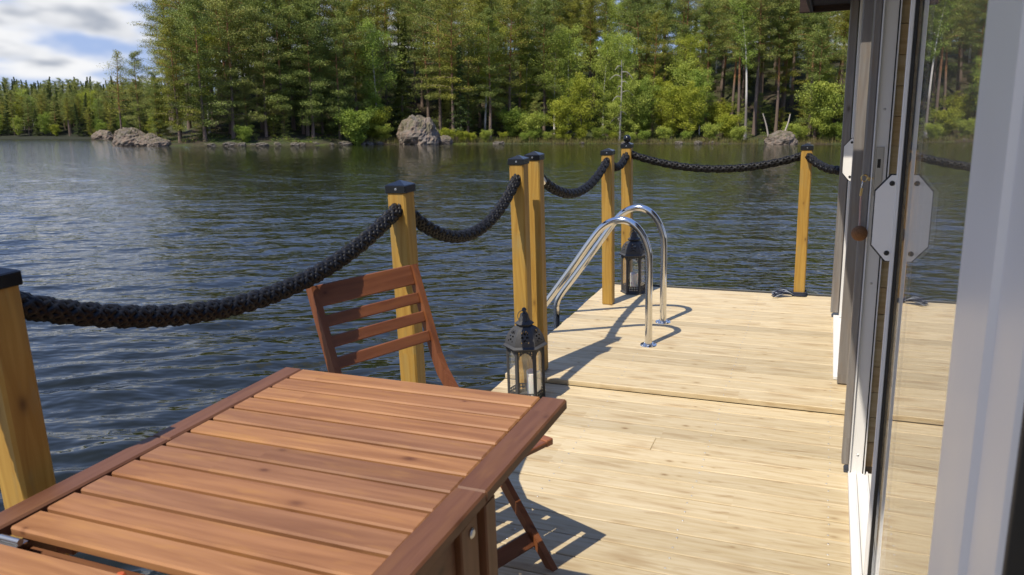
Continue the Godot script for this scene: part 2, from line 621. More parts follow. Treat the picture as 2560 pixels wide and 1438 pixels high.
# kind: pine, spruce, birch, alder. Gives [trunk, crown]
func grow(kind: String, sd: int, hgt: float, base: float, spread: float, leaves: int) -> Array:
	var r := RandomNumberGenerator.new()
	r.seed = sd
	var tr := MB.new()
	var cr := MB.new()
	var pts := trunk_line(r, hgt, 0.05 if kind == "birch" or kind == "alder" else 0.018)
	var rad := PackedFloat32Array()
	var cols := PackedColorArray()
	var fat := hgt * (0.0115 if kind in ["birch", "alder"] else 0.0135)
	for k in 13:
		var t := k / 12.0
		rad.append(maxf(fat * (1.0 - t * 0.92) * (1.25 if k == 0 else 1.0), 0.02))
		var f := r.randf_range(0.8, 1.2)
		match kind:
			"birch":
				cols.append(Color(0.58, 0.56, 0.53) * f if r.randf() > 0.2 else Color(0.17, 0.15, 0.14))
			"alder":
				cols.append(Color(0.16, 0.14, 0.12) * f)
			"pine":
				cols.append((Color(0.155, 0.115, 0.095) if t < 0.36 + 0.1 * r.randf() else Color(0.30, 0.145, 0.070)) * f)
			_:
				cols.append(Color(0.11, 0.085, 0.07) * f)
	add_tube(tr, pts, rad, 7, true, cols)
	var limbs := {"pine": 34, "spruce": 60, "birch": 26, "alder": 26}[kind] as int
	var per := leaves / limbs
	for k in limbs:
		var t := base + (1.0 - base) * (k + r.randf()) / limbs
		var p := along(pts, t)
		var a := k * 2.39996 + r.randf() * 0.9
		var up := (1.0 - t) / (1.0 - base)
		var reach := 0.0
		var rise := 0.0
		match kind:
			"pine":
				reach = spread * (0.42 + 0.58 * smoothstep(0.0, 0.30, up)) * r.randf_range(0.45, 1.2)
				rise = lerpf(0.55, -0.08, up) + r.randf_range(-0.1, 0.15)
			"spruce":
				reach = spread * (0.06 + 0.94 * up) * r.randf_range(0.8, 1.1)
				rise = -0.25 + 0.2 * (1.0 - up)
			_:
				reach = spread * (0.30 + 0.9 * sin(PI * clampf(up * 0.85 + 0.1, 0, 1))) * r.randf_range(0.6, 1.1)
				rise = r.randf_range(0.35, 0.9)
		var d := Vector3(cos(a), rise, sin(a))
		var e := p + d * reach
		var lr := fat * 0.30 * (0.4 + 0.6 * up)
		var mid := p.lerp(e, 0.5) + Vector3(0, reach * 0.06, 0)
		var bc := cols[clampi(int(t * 12), 0, 12)] if kind != "birch" else Color(0.20, 0.16, 0.14)
		add_tube(tr, PackedVector3Array([p, mid, e]), PackedFloat32Array([lr, lr * 0.6, lr * 0.25]), 4, false, PackedColorArray([bc, bc, bc]))
		var pads := {"pine": 4, "spruce": 4, "birch": 4, "alder": 4}[kind] as int
		for q in pads:
			var s := (q + 1.0) / pads if kind != "spruce" else (q + 0.6) / pads
			s = clampf(s + r.randf_range(-0.12, 0.08), 0.12, 1.05)
			var c0 := p.lerp(e, s) + Vector3(r.randfn(0, 0.22), 0.1, r.randfn(0, 0.22)) * (reach * 0.35)
			var tone := r.randf()
			var col: Color
			var rx := 0.0
			var ry := 0.0
			var size := 0.0
			match kind:
				"pine":
					col = Color(0.165, 0.200, 0.054).lerp(Color(0.340, 0.360, 0.094), tone)
					rx = reach * 0.30 + 0.42
					ry = 0.42 + 0.30 * r.randf()
					size = 0.20
				"spruce":
					col = Color(0.065, 0.095, 0.032).lerp(Color(0.140, 0.170, 0.046), tone)
					rx = reach * 0.26 + 0.25
					ry = 0.30
					size = 0.36
				"birch":
					col = Color(0.230, 0.310, 0.056).lerp(Color(0.440, 0.500, 0.100), tone)
					rx = reach * 0.32 + 0.35
					ry = rx * 0.75
					size = 0.23
				_:
					col = Color(0.205, 0.275, 0.046).lerp(Color(0.410, 0.460, 0.090), tone)
					rx = reach * 0.32 + 0.35
					ry = rx * 0.65
					size = 0.25
			for l in per / pads:
				var o := Vector3(r.randfn(0, 1), r.randfn(0, 1), r.randfn(0, 1)).normalized() * pow(r.randf(), 0.45)
				var lp := c0 + Vector3(o.x * rx, o.y * ry - (absf(o.x * o.x + o.z * o.z) * 0.35 if kind == "spruce" else 0.0), o.z * rx)
				leaf(cr, lp, size, col * r.randf_range(0.75, 1.25), r, 1.4 if kind == "pine" else 0.5)
	return [tr.mesh(true, true), cr.mesh(false, true)]


func plant_tree(kind: String, shape: Array, at: Vector3, turn: float, scale: float, called: String, label: String, category: String, group: String) -> void:
	var o := thing(called, label, category, Transform3D(Basis(Vector3.UP, turn).scaled(Vector3.ONE * scale), at), group)
	part("trunk", shape[0], M.bark, o)
	part("crown", shape[1], M[("leaves_%d" if kind in ["birch", "alder"] else "needles_%d") % (int(absf(at.x * 7.0)) % 3)], o)


func make_forest() -> void:
	var pines := []
	for k in 6:
		pines.append(grow("pine", 100 + k, [25.0, 23.0, 27.0, 20.0, 24.0, 27.0][k], [0.36, 0.22, 0.42, 0.12, 0.28, 0.54][k], [3.6, 3.9, 3.4, 3.7, 4.1, 3.2][k], 24000))
	var spruces := []
	for k in 2:
		spruces.append(grow("spruce", 200 + k, [21.0, 16.0][k], 0.06, [3.1, 2.8][k], 10000))
	var birches := []
	for k in 3:
		birches.append(grow("birch", 300 + k, [17.0, 12.0, 20.0][k], [0.22, 0.16, 0.34][k], [3.0, 2.6, 3.0][k], 14000))
	var alders := []
	for k in 3:
		alders.append(grow("alder", 400 + k, [10.0, 7.0, 4.0][k], [0.12, 0.07, 0.05][k], [2.8, 2.4, 2.0][k], 11000))
	var r := RandomNumberGenerator.new()
	r.seed = 4242
	# the wooded slope
	var rows := [[3.5, 4.0], [8.5, 4.0], [14.0, 4.3], [20.5, 4.6], [28.0, 5.0], [37.0, 5.4], [47.0, 5.8], [58.0, 6.0], [70.0, 5.6], [83.0, 5.6]]
	for row in rows:
		var x := -66.0 + r.randf() * 3.0
		while x < 92.0:
			var px := x + r.randf_range(-1.4, 1.4)
			var t: float = row[0] + r.randf_range(-2.2, 2.6)
			x += row[1] * r.randf_range(0.75, 1.25)
			var sight := px / (t - shore_z(px))
			if sight < -0.43 or (px < -36.0 and t > 62.0):
				continue
			if t < 7.0 and ((px > -21.5 and px < -11.0) or (px > 42.0 and px < 50.0)):
				continue   # boulders lie here
			var z := shore_z(px) - t
			var at := Vector3(px, ground(px, z) - 0.1, z)
			var leafy := 0.02
			if px > 0.0 and px < 36.0:
				leafy = 0.94 if t < 12.0 else (0.6 if t < 20.0 else 0.12)
			elif px >= 36.0:
				leafy = 0.35 if t < 14.0 else 0.1
			elif px > -26.0:
				leafy = 0.25 if t < 12.0 else 0.06
			var where := "on the left point" if px < -38.0 else ("left of the big boulder" if px < -20.0 else ("behind the big boulder" if px < 0.0 else ("behind the bow rope" if px < 40.0 else "beside the cabin corner")))
			var depth := "at the water's edge" if t < 12.5 else "up the slope"
			if r.randf() < leafy:
				if t < 6.0 or r.randf() < 0.25:
					var a: int = r.randi() % 3
					plant_tree("alder", alders[a], at, r.randf() * TAU, r.randf_range(0.85, 1.25), "alder_tree", "bushy green alder %s %s" % [depth, where], "tree", "alders %s" % where)
				else:
					var b: int = r.randi() % 3
					plant_tree("birch", birches[b], at, r.randf() * TAU, r.randf_range(0.8, 1.1), "birch_tree", "bright green birch %s %s" % [depth, where], "tree", "birches %s" % where)
			elif r.randf() < 0.10 and px > -30.0:
				plant_tree("spruce", spruces[r.randi() % 2], at, r.randf() * TAU, r.randf_range(0.7, 1.05), "spruce_tree", "dark conical spruce %s %s" % [depth, where], "tree", "spruces %s" % where)
			else:
				var p: int = r.randi() % 5
				if px > 0.0 and t < 30.0 and r.randf() < 0.5:
					p = 5
				if t < 7.0:
					p = [1, 3, 4][r.randi() % 3]
				plant_tree("pine", pines[p], at, r.randf() * TAU, r.randf_range(0.85, 1.12), "pine_tree", "olive green pine %s %s" % [depth, where], "tree", "pines %s" % where)
	for k in 46:
		var ux := -57.0 + 3.1 * k + r.randf_range(-1.2, 1.2)
		var ut := r.randf_range(3.0, 15.0)
		var uz := shore_z(ux) - ut
		if ux / -uz < -0.45 or ux > 82.0 or (absf(ux + 16.2) < 6.5 and ut < 9.0) or (absf(ux - 46.0) < 5.0 and ut < 8.0):
			continue
		var side := "left of the big boulder" if ux < -20.0 else ("between the big boulder and the bow posts" if ux < 20.0 else "right of the bow posts")
		plant_tree("pine", pines[3], Vector3(ux, ground(ux, uz) - 1.2, uz), r.randf() * TAU, r.randf_range(0.28, 0.48), "young_pine", "young bushy pine under the tall trees " + side, "tree", "young pines " + side)
	# single trees that stand out
	plant_tree("birch", grow("birch", 351, 24.0, 0.52, 2.2, 6000), Vector3(42.2, ground(42.2, -144.5), -144.5), 0.4, 1.0, "birch_tree", "tall birch with long bare white trunk right of the bow posts", "tree", "")
	for q in [[-58.8, -126.5, 0.66, "left"], [-55.0, -124.0, 0.50, "right"]]:
		plant_tree("pine", pines[3], Vector3(q[0], ground(q[0], q[1]), q[1]), q[0], q[2], "pine_tree", "stunted low pine above the tip rocks, the %s one of two" % q[3], "tree", "")
	plant_tree("pine", grow("pine", 131, 14.0, 0.3, 1.9, 3600), Vector3(-62.0, ground(-62.0, -127.0), -127.0), 1.0, 1.0, "pine_tree", "slim pine standing clear against the sky at the tip of the point", "tree", "")
	plant_tree("alder", alders[2], Vector3(-25.5, ground(-25.5, -131.0), -131.0), 1.0, 1.2, "alder_tree", "low bright green alder just left of the big boulder", "tree", "")
	plant_tree("alder", alders[1], Vector3(54.5, ground(54.5, -140.0), -140.0), 1.0, 1.3, "alder_tree", "bright green alder against the cabin corner above the pale rock", "tree", "")
	dead_tree(Vector3(19.9, ground(19.9, -147.5), -147.5), 14.5, 5, "grey dead snag with drooping bare limbs among the birches")
	dead_tree(Vector3(-14.2, ground(-14.2, -160.0), -160.0), 20.0, 6, "pale dead pine with bare stubs above the big boulder")
	bare_trunk(Vector3(44.2, 1.0, -137.5), Vector3(-1.3, 4.2, 0.2), "thin leaning dead trunk on the left of the pale rock")
	bare_trunk(Vector3(46.6, 1.7, -137.0), Vector3(0.9, 3.4, 0.0), "short broken dead trunk on top of the pale rock")
	# undergrowth along the water
	var bx := -46.0
	while bx < 74.0:
		var bz := shore_z(bx) - r.randf_range(0.3, 2.5)
		if not ((bx > -21.0 and bx < -12.0) or (bx > 42.5 and bx < 49.0)) and (bx > -12.0 or r.randf() < 0.4):
			var side := "left of the big boulder" if bx < -20 else ("between the big boulder and the bow posts" if bx < 20.0 else "right of the bow posts")
			plant_tree("alder", alders[2], Vector3(bx, ground(bx, bz) - 0.3, bz), r.randf() * TAU, r.randf_range(0.35, 0.7), "willow_shrub", "low leafy shrub on the waterline " + side, "shrub", "shrubs on the waterline " + side)
		bx += r.randf_range(1.6, 4.2)
	undergrowth(r)
	reeds(r)
	# far shore
	var fr := RandomNumberGenerator.new()
	fr.seed = 99
	var mass := {}
	for row in 11:
		var x := -250.0
		while x < -88.0:
			x += fr.randf_range(1.6, 2.9)
			var z := -257.6 - row * 5.0 - fr.randf() * 4.0
			var at := Vector3(x, far_ground(x, z) - 0.2, z)
			var turn := fr.randf() * TAU
			var pick := fr.randf()
			if row >= 3:   # the crowns behind read as one mass
				var q := "birch" if pick < 0.08 else ("spruce" if pick < 0.5 else "pine")
				if not mass.has(q):
					mass[q] = []
				mass[q].append(Transform3D(Basis(Vector3.UP, turn).scaled(Vector3.ONE * fr.randf_range(0.46, 0.62)), at))
			elif row == 0 and pick < 0.3:
				plant_tree("alder", alders[fr.randi() % 2], at, turn, fr.randf_range(0.5, 0.7), "alder_tree", "small green alder on the far waterline across the lake", "tree", "alders of the far shore")
			elif pick < 0.12:
				plant_tree("birch", birches[fr.randi() % 3], at, turn, fr.randf_range(0.5, 0.65), "birch_tree", "small pale green birch in the far wood across the lake", "tree", "birches of the far wood")
			elif pick < 0.68:
				plant_tree("spruce", spruces[fr.randi() % 2], at, turn, fr.randf_range(0.45, 0.65), "spruce_tree", "small dark spruce in the far wood across the lake", "tree", "spruces of the far wood")
			else:
				plant_tree("pine", pines[fr.randi() % 5], at, turn, fr.randf_range(0.44, 0.56), "pine_tree", "small dark pine in the far wood across the lake", "tree", "pines of the far wood")
	var wood_mass := thing("far_wood", "dense dark wood covering the hill behind the far shore", "wood", Transform3D(), "", "stuff")
	var shapes := {"birch": birches[1], "spruce": spruces[0], "pine": pines[3]}
	for q in mass:
		for k in 2:
			var mm := MultiMesh.new()
			mm.transform_format = MultiMesh.TRANSFORM_3D
			mm.mesh = shapes[q][k]
			mm.instance_count = mass[q].size()
			for j in mass[q].size():
				mm.set_instance_transform(j, mass[q][j])
			var mi := MultiMeshInstance3D.new()
			mi.name = "trunks" if k == 0 else "crowns"
			mi.multimesh = mm
			mi.material_override = M.bark if k == 0 else (M.leaves if q == "birch" else M.needles)
			mi.set_meta("kind", "stuff")
			wood_mass.add_child(mi, true)


func dead_tree(at: Vector3, hgt: float, sd: int, label: String) -> void:
	var r := RandomNumberGenerator.new()
	r.seed = sd
	var mb := MB.new()
	var pts := trunk_line(r, hgt, 0.012)
	var rad := PackedFloat32Array()
	var cols := PackedColorArray()
	for k in 13:
		rad.append(lerpf(0.24, 0.06, k / 12.0))
		cols.append(Color(0.30, 0.285, 0.27) * r.randf_range(0.85, 1.15))
	add_tube(mb, pts, rad, 7, true, cols)
	var o := thing("dead_tree", label, "dead tree", Transform3D(Basis(), at))
	part("trunk", mb.mesh(true, true), M.bark, o)
	for k in 11:
		var lb := MB.new()
		var p := along(pts, 0.3 + 0.68 * k / 11.0)
		var a := (0.0 if k % 2 else PI) + r.randfn(0, 0.7)
		var l := r.randf_range(0.8, 2.6)
		var e := p + Vector3(cos(a) * l, -l * r.randf_range(0.1, 0.7), sin(a) * l)
		var mid := p.lerp(e, 0.5) + Vector3(0, l * 0.28, 0)
		var c := Color(0.33, 0.31, 0.29)
		add_tube(lb, curve([p, mid, e], 4), PackedFloat32Array([0.09, 0.085, 0.08, 0.075, 0.07, 0.06, 0.05, 0.04, 0.03]), 5, false, PackedColorArray([c, c, c, c, c, c, c, c, c]))
		part("limb", lb.mesh(true, true), M.bark, o)


func undergrowth(r: RandomNumberGenerator) -> void:
	var mb := MB.new()
	for k in 1500:
		var x := r.randf_range(-60.0, 90.0)
		var t := 0.8 + 46.0 * pow(r.randf(), 1.5)
		var z := shore_z(x) - t
		if absf(x + 16.0) < 6.0 and t < 8.0:
			continue
		var p := Vector3(x, ground(x, z), z)
		var kind := r.randf()
		var c := Color(0.10, 0.15, 0.03) if kind < 0.5 else (Color(0.21, 0.27, 0.045) if kind < 0.75 else Color(0.13, 0.095, 0.05))
		var w := r.randf_range(0.35, 1.1)
		for l in 26:
			leaf(mb, p + Vector3(r.randfn(0, 0.5) * w, absf(r.randfn(0, 0.35)) * w, r.randfn(0, 0.5) * w), 0.24, c * r.randf_range(0.7, 1.3), r, 0.8)
	tag(part("undergrowth", mb.mesh(false, true), M.leaves, self), "bilberry, moss and fern undergrowth on the wooded slope", "undergrowth", "", "stuff")


func bare_trunk(at: Vector3, to: Vector3, label: String) -> void:
	var mb := MB.new()
	var c := Color(0.40, 0.36, 0.31)
	add_tube(mb, curve([Vector3.ZERO, to * 0.5 + Vector3(0.12, 0, 0), to], 4), PackedFloat32Array([0.17, 0.16, 0.15, 0.14, 0.13, 0.12, 0.11, 0.10, 0.09]), 7, true, PackedColorArray([c, c, c, c, c, c, c, c, c]))
	tag(part(numbered("dead_tree"), mb.mesh(true, true), M.bark, self, Transform3D(Basis(), at)), label, "dead tree")


func reeds(r: RandomNumberGenerator) -> void:
	var mb := MB.new()
	for k in 5200:
		var x := r.randf_range(-24.0, 74.0)
		if (x > -19.5 and x < -13.5) or (x > 43.5 and x < 48.5):
			continue
		var z := shore_z(x) + r.randf_range(-1.2, 0.7)
		var hgt := r.randf_range(0.5, 1.5)
		var c := Color(0.16, 0.17, 0.05).lerp(Color(0.20, 0.16, 0.075), r.randf())
		var a := r.randf() * TAU
		var w := Vector3(cos(a), 0, sin(a)) * 0.05
		var y := minf(ground(x, z), 0.3) - 0.2
		var p0 := mb.vert(Vector3(x, y, z) - w, Vector3.BACK, Vector2.ZERO, c)
		var p1 := mb.vert(Vector3(x, y, z) + w, Vector3.BACK, Vector2.ZERO, c)
		var p2 := mb.vert(Vector3(x + r.randfn(0, 0.15), y + hgt, z + r.randfn(0, 0.15)), Vector3.BACK, Vector2.ZERO, c)
		mb.tri(p0, p1, p2)
	tag(part("reed_grass", mb.mesh(false, true), M.leaves, self), "yellow green reeds along the opposite waterline", "grass", "", "stuff")


func rock_mesh(sd: int, size: Vector3, rough := 0.35, tint := Color(0.31, 0.305, 0.285)) -> ArrayMesh:
	var s := SphereMesh.new()
	s.radial_segments = 64
	s.rings = 40
	var src := s.get_mesh_arrays()
	var n := fnl(sd, 1.1, 4)
	var n2 := fnl(sd + 7, 2.2, 3)
	var st := SurfaceTool.new()
	st.begin(Mesh.PRIMITIVE_TRIANGLES)
	st.set_smooth_group(-1)
	var vs: PackedVector3Array = src[Mesh.ARRAY_VERTEX]
	var out := PackedVector3Array()
	var cs := PackedColorArray()
	for p in vs:
		var d := p.normalized()
		var l := 1.0 + rough * n.get_noise_3dv(d) - rough * 0.6 * absf(n2.get_noise_3dv(d * 1.3)) - rough * 0.08 * absf(n2.get_noise_3dv(d * 3.1 + Vector3(5, 2, 1)))
		out.append(Vector3(d.x * size.x, d.y * size.y, d.z * size.z) * l)
		var m := clampf(n2.get_noise_3dv(d * 2.0) * 1.8 + 0.4, 0.0, 1.0)
		var spot := tint.lerp(Color(tint.r * 1.12, tint.g * 0.94, tint.b * 0.84), m)
		if n2.get_noise_3dv(d * 4.0) > 0.12:   # lichen and dark weathering
			spot = spot.lerp(Color(0.15, 0.15, 0.12), 0.6)
		if d.y > 0.45 and n.get_noise_3dv(d * 3.0) > 0.0:
			spot = spot.lerp(Color(0.16, 0.165, 0.07), 0.55)   # moss cap
		cs.append(spot)
	for ix in src[Mesh.ARRAY_INDEX]:
		st.set_color(cs[ix])
		st.add_vertex(out[ix])
	st.generate_normals()
	return st.commit()


func make_rocks() -> void:
	var spots := [
		["boulder", Vector3(-16.2, 0.4, -138.2), Vector3(6.0, 4.5, 3.8), 1, "huge rounded granite boulder at the waterline", "boulder"],
		["boulder", Vector3(-11.7, 0.4, -138.6), Vector3(1.5, 1.1, 1.3), 2, "orange tinged small boulder leaning against the huge one", "boulder"],
		["shore_rock", Vector3(46.0, 0.2, -136.5), Vector3(3.0, 2.2, 2.4), 3, "pale sloping rock below the leaning bare trunks", "rock"],
		["shore_rock", Vector3(-57.8, 0.4, -121.0), Vector3(2.6, 2.2, 2.2), 4, "largest grey rock at the tip of the wooded point", "rock"],
		["shore_rock", Vector3(-54.4, 0.3, -119.5), Vector3(2.2, 1.5, 1.9), 5, "rounded grey rock second from the tip of the point", "rock"],
		["shore_rock", Vector3(-52.2, 0.1, -118.0), Vector3(1.7, 1.2, 1.5), 6, "flat grey rock third from the tip of the point", "rock"],
		["cliff", Vector3(-131.0, 0.2, -255.5), Vector3(4.6, 2.6, 3.0), 7, "low orange grey cliff on the far shore", "cliff"],
		["cliff", Vector3(-124.0, 0.3, -256.5), Vector3(4.2, 3.4, 3.0), 8, "grey rock wall right of the far orange cliff", "cliff"],
	]
	for s in spots:
		var o := part(numbered(s[0]), rock_mesh(s[3], s[2], 0.23, Color(0.37, 0.325, 0.285) if s[0] == "cliff" else Color(0.335, 0.305, 0.275)), M.granite, self, Transform3D(Basis(Vector3.UP, s[3] * 1.7), s[1]))
		tag(o, s[4], s[5])
	var r := RandomNumberGenerator.new()
	r.seed = 808
	var meshes := [rock_mesh(20, Vector3(0.9, 0.6, 0.7)), rock_mesh(21, Vector3(0.7, 0.4, 0.9)), rock_mesh(22, Vector3(1.3, 0.5, 0.8))]
	for k in 26:
		var x := -47.0 + k * 1.75 + r.randf() * 1.2 if k < 15 else r.randf_range(-10.0, 70.0)
		var z := shore_z(x) + r.randf_range(-0.4, 0.6)
		var o := part(numbered("shore_stone"), meshes[k % 3], M.granite, self, Transform3D(Basis(Vector3.UP, r.randf() * TAU).scaled(Vector3.ONE * r.randf_range(0.5, 1.1)), Vector3(x, 0.12, z)))
		var w := "left of the big boulder" if x < -20.0 else "right of the big boulder"
		tag(o, "small grey stone on the waterline " + w, "stone", "stones on the waterline " + w)


# ---------------------------------------------------------------- the boat
func make_decks() -> void:
	var w := 1.68   # from the sill to the water side
	var variants := []
	var r := RandomNumberGenerator.new()
	r.seed = 5
	for k in 8:
		variants.append(box(Vector3(w + 0.10, 0.027, 0.1165), 0.0025, Vector2(r.randf() * 2.0, r.randf() * 0.5), 0))
	var sx := -1.52 + (w + 0.10) * 0.5
	var lower := thing("aft_deck", "pale planked side deck around the table", "deck", BOAT, "", "structure")
	var z := -3.585 + 0.0605
	var k := 0
	while z < 1.6:
		if k in [4, 11, 19]:   # butt joints
			var cut: float = {4: -0.62, 11: -1.05, 19: -0.35}[k]
			var la := cut + 1.52
			var lb := 0.26 - cut
			part("plank", box(Vector3(la - 0.001, 0.027, 0.1165), 0.0025, Vector2(r.randf() * 2.0, r.randf() * 0.5)), M["deck_pine_%d" % (k % 4)], lower, Transform3D(Basis(), Vector3(-1.52 + la * 0.5, -0.0135, z)))
			part("plank", box(Vector3(lb - 0.001, 0.027, 0.1165), 0.0025, Vector2(r.randf() * 2.0, r.randf() * 0.5)), M["deck_pine_%d" % ((k + 2) % 4)], lower, Transform3D(Basis(), Vector3(cut + lb * 0.5, -0.0135, z)))
		else:
			part("plank", variants[r.randi() % 8], M["deck_pine_%d" % (r.randi() % 4)], lower, Transform3D(Basis(), Vector3(sx + r.randf_range(-0.003, 0.003), -0.0135 + r.randf_range(-0.0006, 0.0006), z)))
		z += 0.1205
		k += 1
	var upper := thing("fore_deck", "pale planked bow deck one step higher with the bathing ladder", "deck", BOAT, "", "structure")
	z = -3.585 - 0.0595
	for q in 17:
		part("plank", variants[r.randi() % 8], M["deck_pine_%d" % (r.randi() % 4)], upper, Transform3D(Basis(), Vector3(sx + r.randf_range(-0.003, 0.003), UP - 0.0135 + r.randf_range(-0.0006, 0.0006), z)))
		z -= 0.1205
	for q in [[lower, 0.0, -3.5245, 22, 0.1205], [upper, UP, -3.6445, 17, -0.1205]]:
		var sc := MB.new()
		for row in q[3]:
			for x in [-1.44, -0.93, -0.40, 0.07]:
				for e in [-0.032, 0.032]:
					add_lathe(sc, PackedVector2Array([Vector2(0.0036, 0.0), Vector2(0.0030, 0.0006), Vector2(0.0, 0.0004)]), 7, Transform3D(Basis(), Vector3(x + r.randfn(0, 0.003), q[1] + 0.0005, q[2] + row * q[4] + e + r.randfn(0, 0.003))))
		var so := part("screws", sc.mesh(true), M.zinc, q[0])
		so.set_meta("kind", "stuff")
	# cross planks cover the whole bow in front of the cabin too
	part("edge_strip", box(Vector3(4.4, 0.03, 0.012), 0.002), M.hull, upper, Transform3D(Basis(), Vector3(0.68, UP - 0.004, -5.648)))
	var hull := thing("pontoon_hull", "dark pontoon hull under the planked decks", "hull", BOAT, "", "structure")
	var mb := MB.new()
	add_box(mb, Transform3D(Basis(), Vector3(0.66, -0.105, -1.9)), Vector3(4.3, 0.15, 7.4), 0.01)
	add_box(mb, Transform3D(Basis(), Vector3(-0.95, -0.60, -1.9)), Vector3(0.9, 0.82, 7.2), 0.12)
	add_box(mb, Transform3D(Basis(), Vector3(2.2, -0.60, -1.9)), Vector3(0.9, 0.82, 7.2), 0.12)
	part("float_body", mb.mesh(), M.hull, hull)


func post(x: float, z: float, base: float, top: float, label: String, ball := false) -> void:
	var o := thing("rail_post", label, "post", aboard(Vector3(x, base, z)), "rope railing posts")
	var h := top - base
	var s := 0.072
	var sm := part("timber", box(Vector3(s, h, s), 0.006, Vector2(rng.randf() * 2.0, rng.randf() * 0.5), 1), M.treated_post, o, Transform3D(Basis(), Vector3(0, h * 0.5, 0)))
	var cap := MB.new()
	var b := s * 0.5 + 0.004
	add_box(cap, Transform3D(Basis(), Vector3(0, h - 0.006, 0)), Vector3(b * 2, 0.028, b * 2), 0.002)
	var apex := cap.vert(Vector3(0, h + 0.024, 0))
	var q := []
	for k in 4:
		var a := PI * 0.25 + PI * 0.5 * k
		q.append(cap.vert(Vector3(cos(a), 0, sin(a)) * (b - 0.002) * sqrt(2.0) + Vector3(0, h + 0.0085, 0)))
	for k in 4:
		cap.face([apex, q[k], q[(k + 1) % 4]], Vector3(cos(PI * 0.5 * (k + 1)), 1, sin(PI * 0.5 * (k + 1))))
	var c := part("cap", cap.mesh(), M.black_cap, o)
	part("screw", lathe(PackedVector2Array([Vector2(0, 0.002), Vector2(0.004, 0.0015), Vector2(0.005, 0)]), 10), M.zinc, c, Transform3D(Basis(Vector3.RIGHT, PI / 2), Vector3(0.003, h - 0.005, b)))
	if ball:
		var sp := SphereMesh.new()
		sp.radius = 0.027
		sp.height = 0.054
		part("ball_finial", sp, M.black_cap, o, Transform3D(Basis(), Vector3(0, h + 0.045, 0)))


func rope(a: Vector3, b: Vector3, sag: float, label: String, ra := 0.0235, skew := 0.0, pairs := 6) -> Node3D:
	var o := thing("railing_rope", label, "rope", BOAT, "black ropes strung between the posts")
	var mb := MB.new()
	var length := a.distance_to(b)
	var steps := int(length * 150.0)
	var centre := PackedVector3Array()
	for k in steps + 1:
		var t := float(k) / steps
		var p := a.lerp(b, t)
		p.y -= sag * 4.0 * t * (1.0 - t) * (1.0 + skew * (1.0 - 2.0 * t))
		centre.append(p)
	var sr := ra * (0.295 if pairs == 6 else 0.38)
	var r0 := ra * (0.70 if pairs == 6 else 0.62)
	var pitch := TAU / (ra * 5.6)
	var core := PackedFloat32Array()
	core.resize(steps + 1)
	core.fill(ra * (0.66 if pairs == 6 else 0.5))
	add_tube(mb, centre, core, 8)
	for s in pairs * 2:
		var cw := s < pairs
		var pts := PackedVector3Array()
		var rad := PackedFloat32Array()
		for k in steps + 1:
			var t := (centre[mini(k + 1, steps)] - centre[maxi(k - 1, 0)]).normalized()
			var side := t.cross(Vector3.UP).normalized()
			var up := side.cross(t)
			var l := length * k / steps
			var w := l * pitch
			var ang := TAU * (s % pairs) / pairs + (w if cw else -w + TAU / (pairs * 2.0))
			var over := cos(pairs * w + PI * (s % 2)) * (1.0 if cw else -1.0)
			var rr := r0 + ra * 0.09 * over
			pts.append(centre[k] + (side * cos(ang) + up * sin(ang)) * rr)
			rad.append(sr)
		add_tube(mb, pts, rad, 7, true)
	# fine yarn ridges are left to the strands' own roundness
	part("braid", mb.mesh(true), M.black_rope, o)
	return o


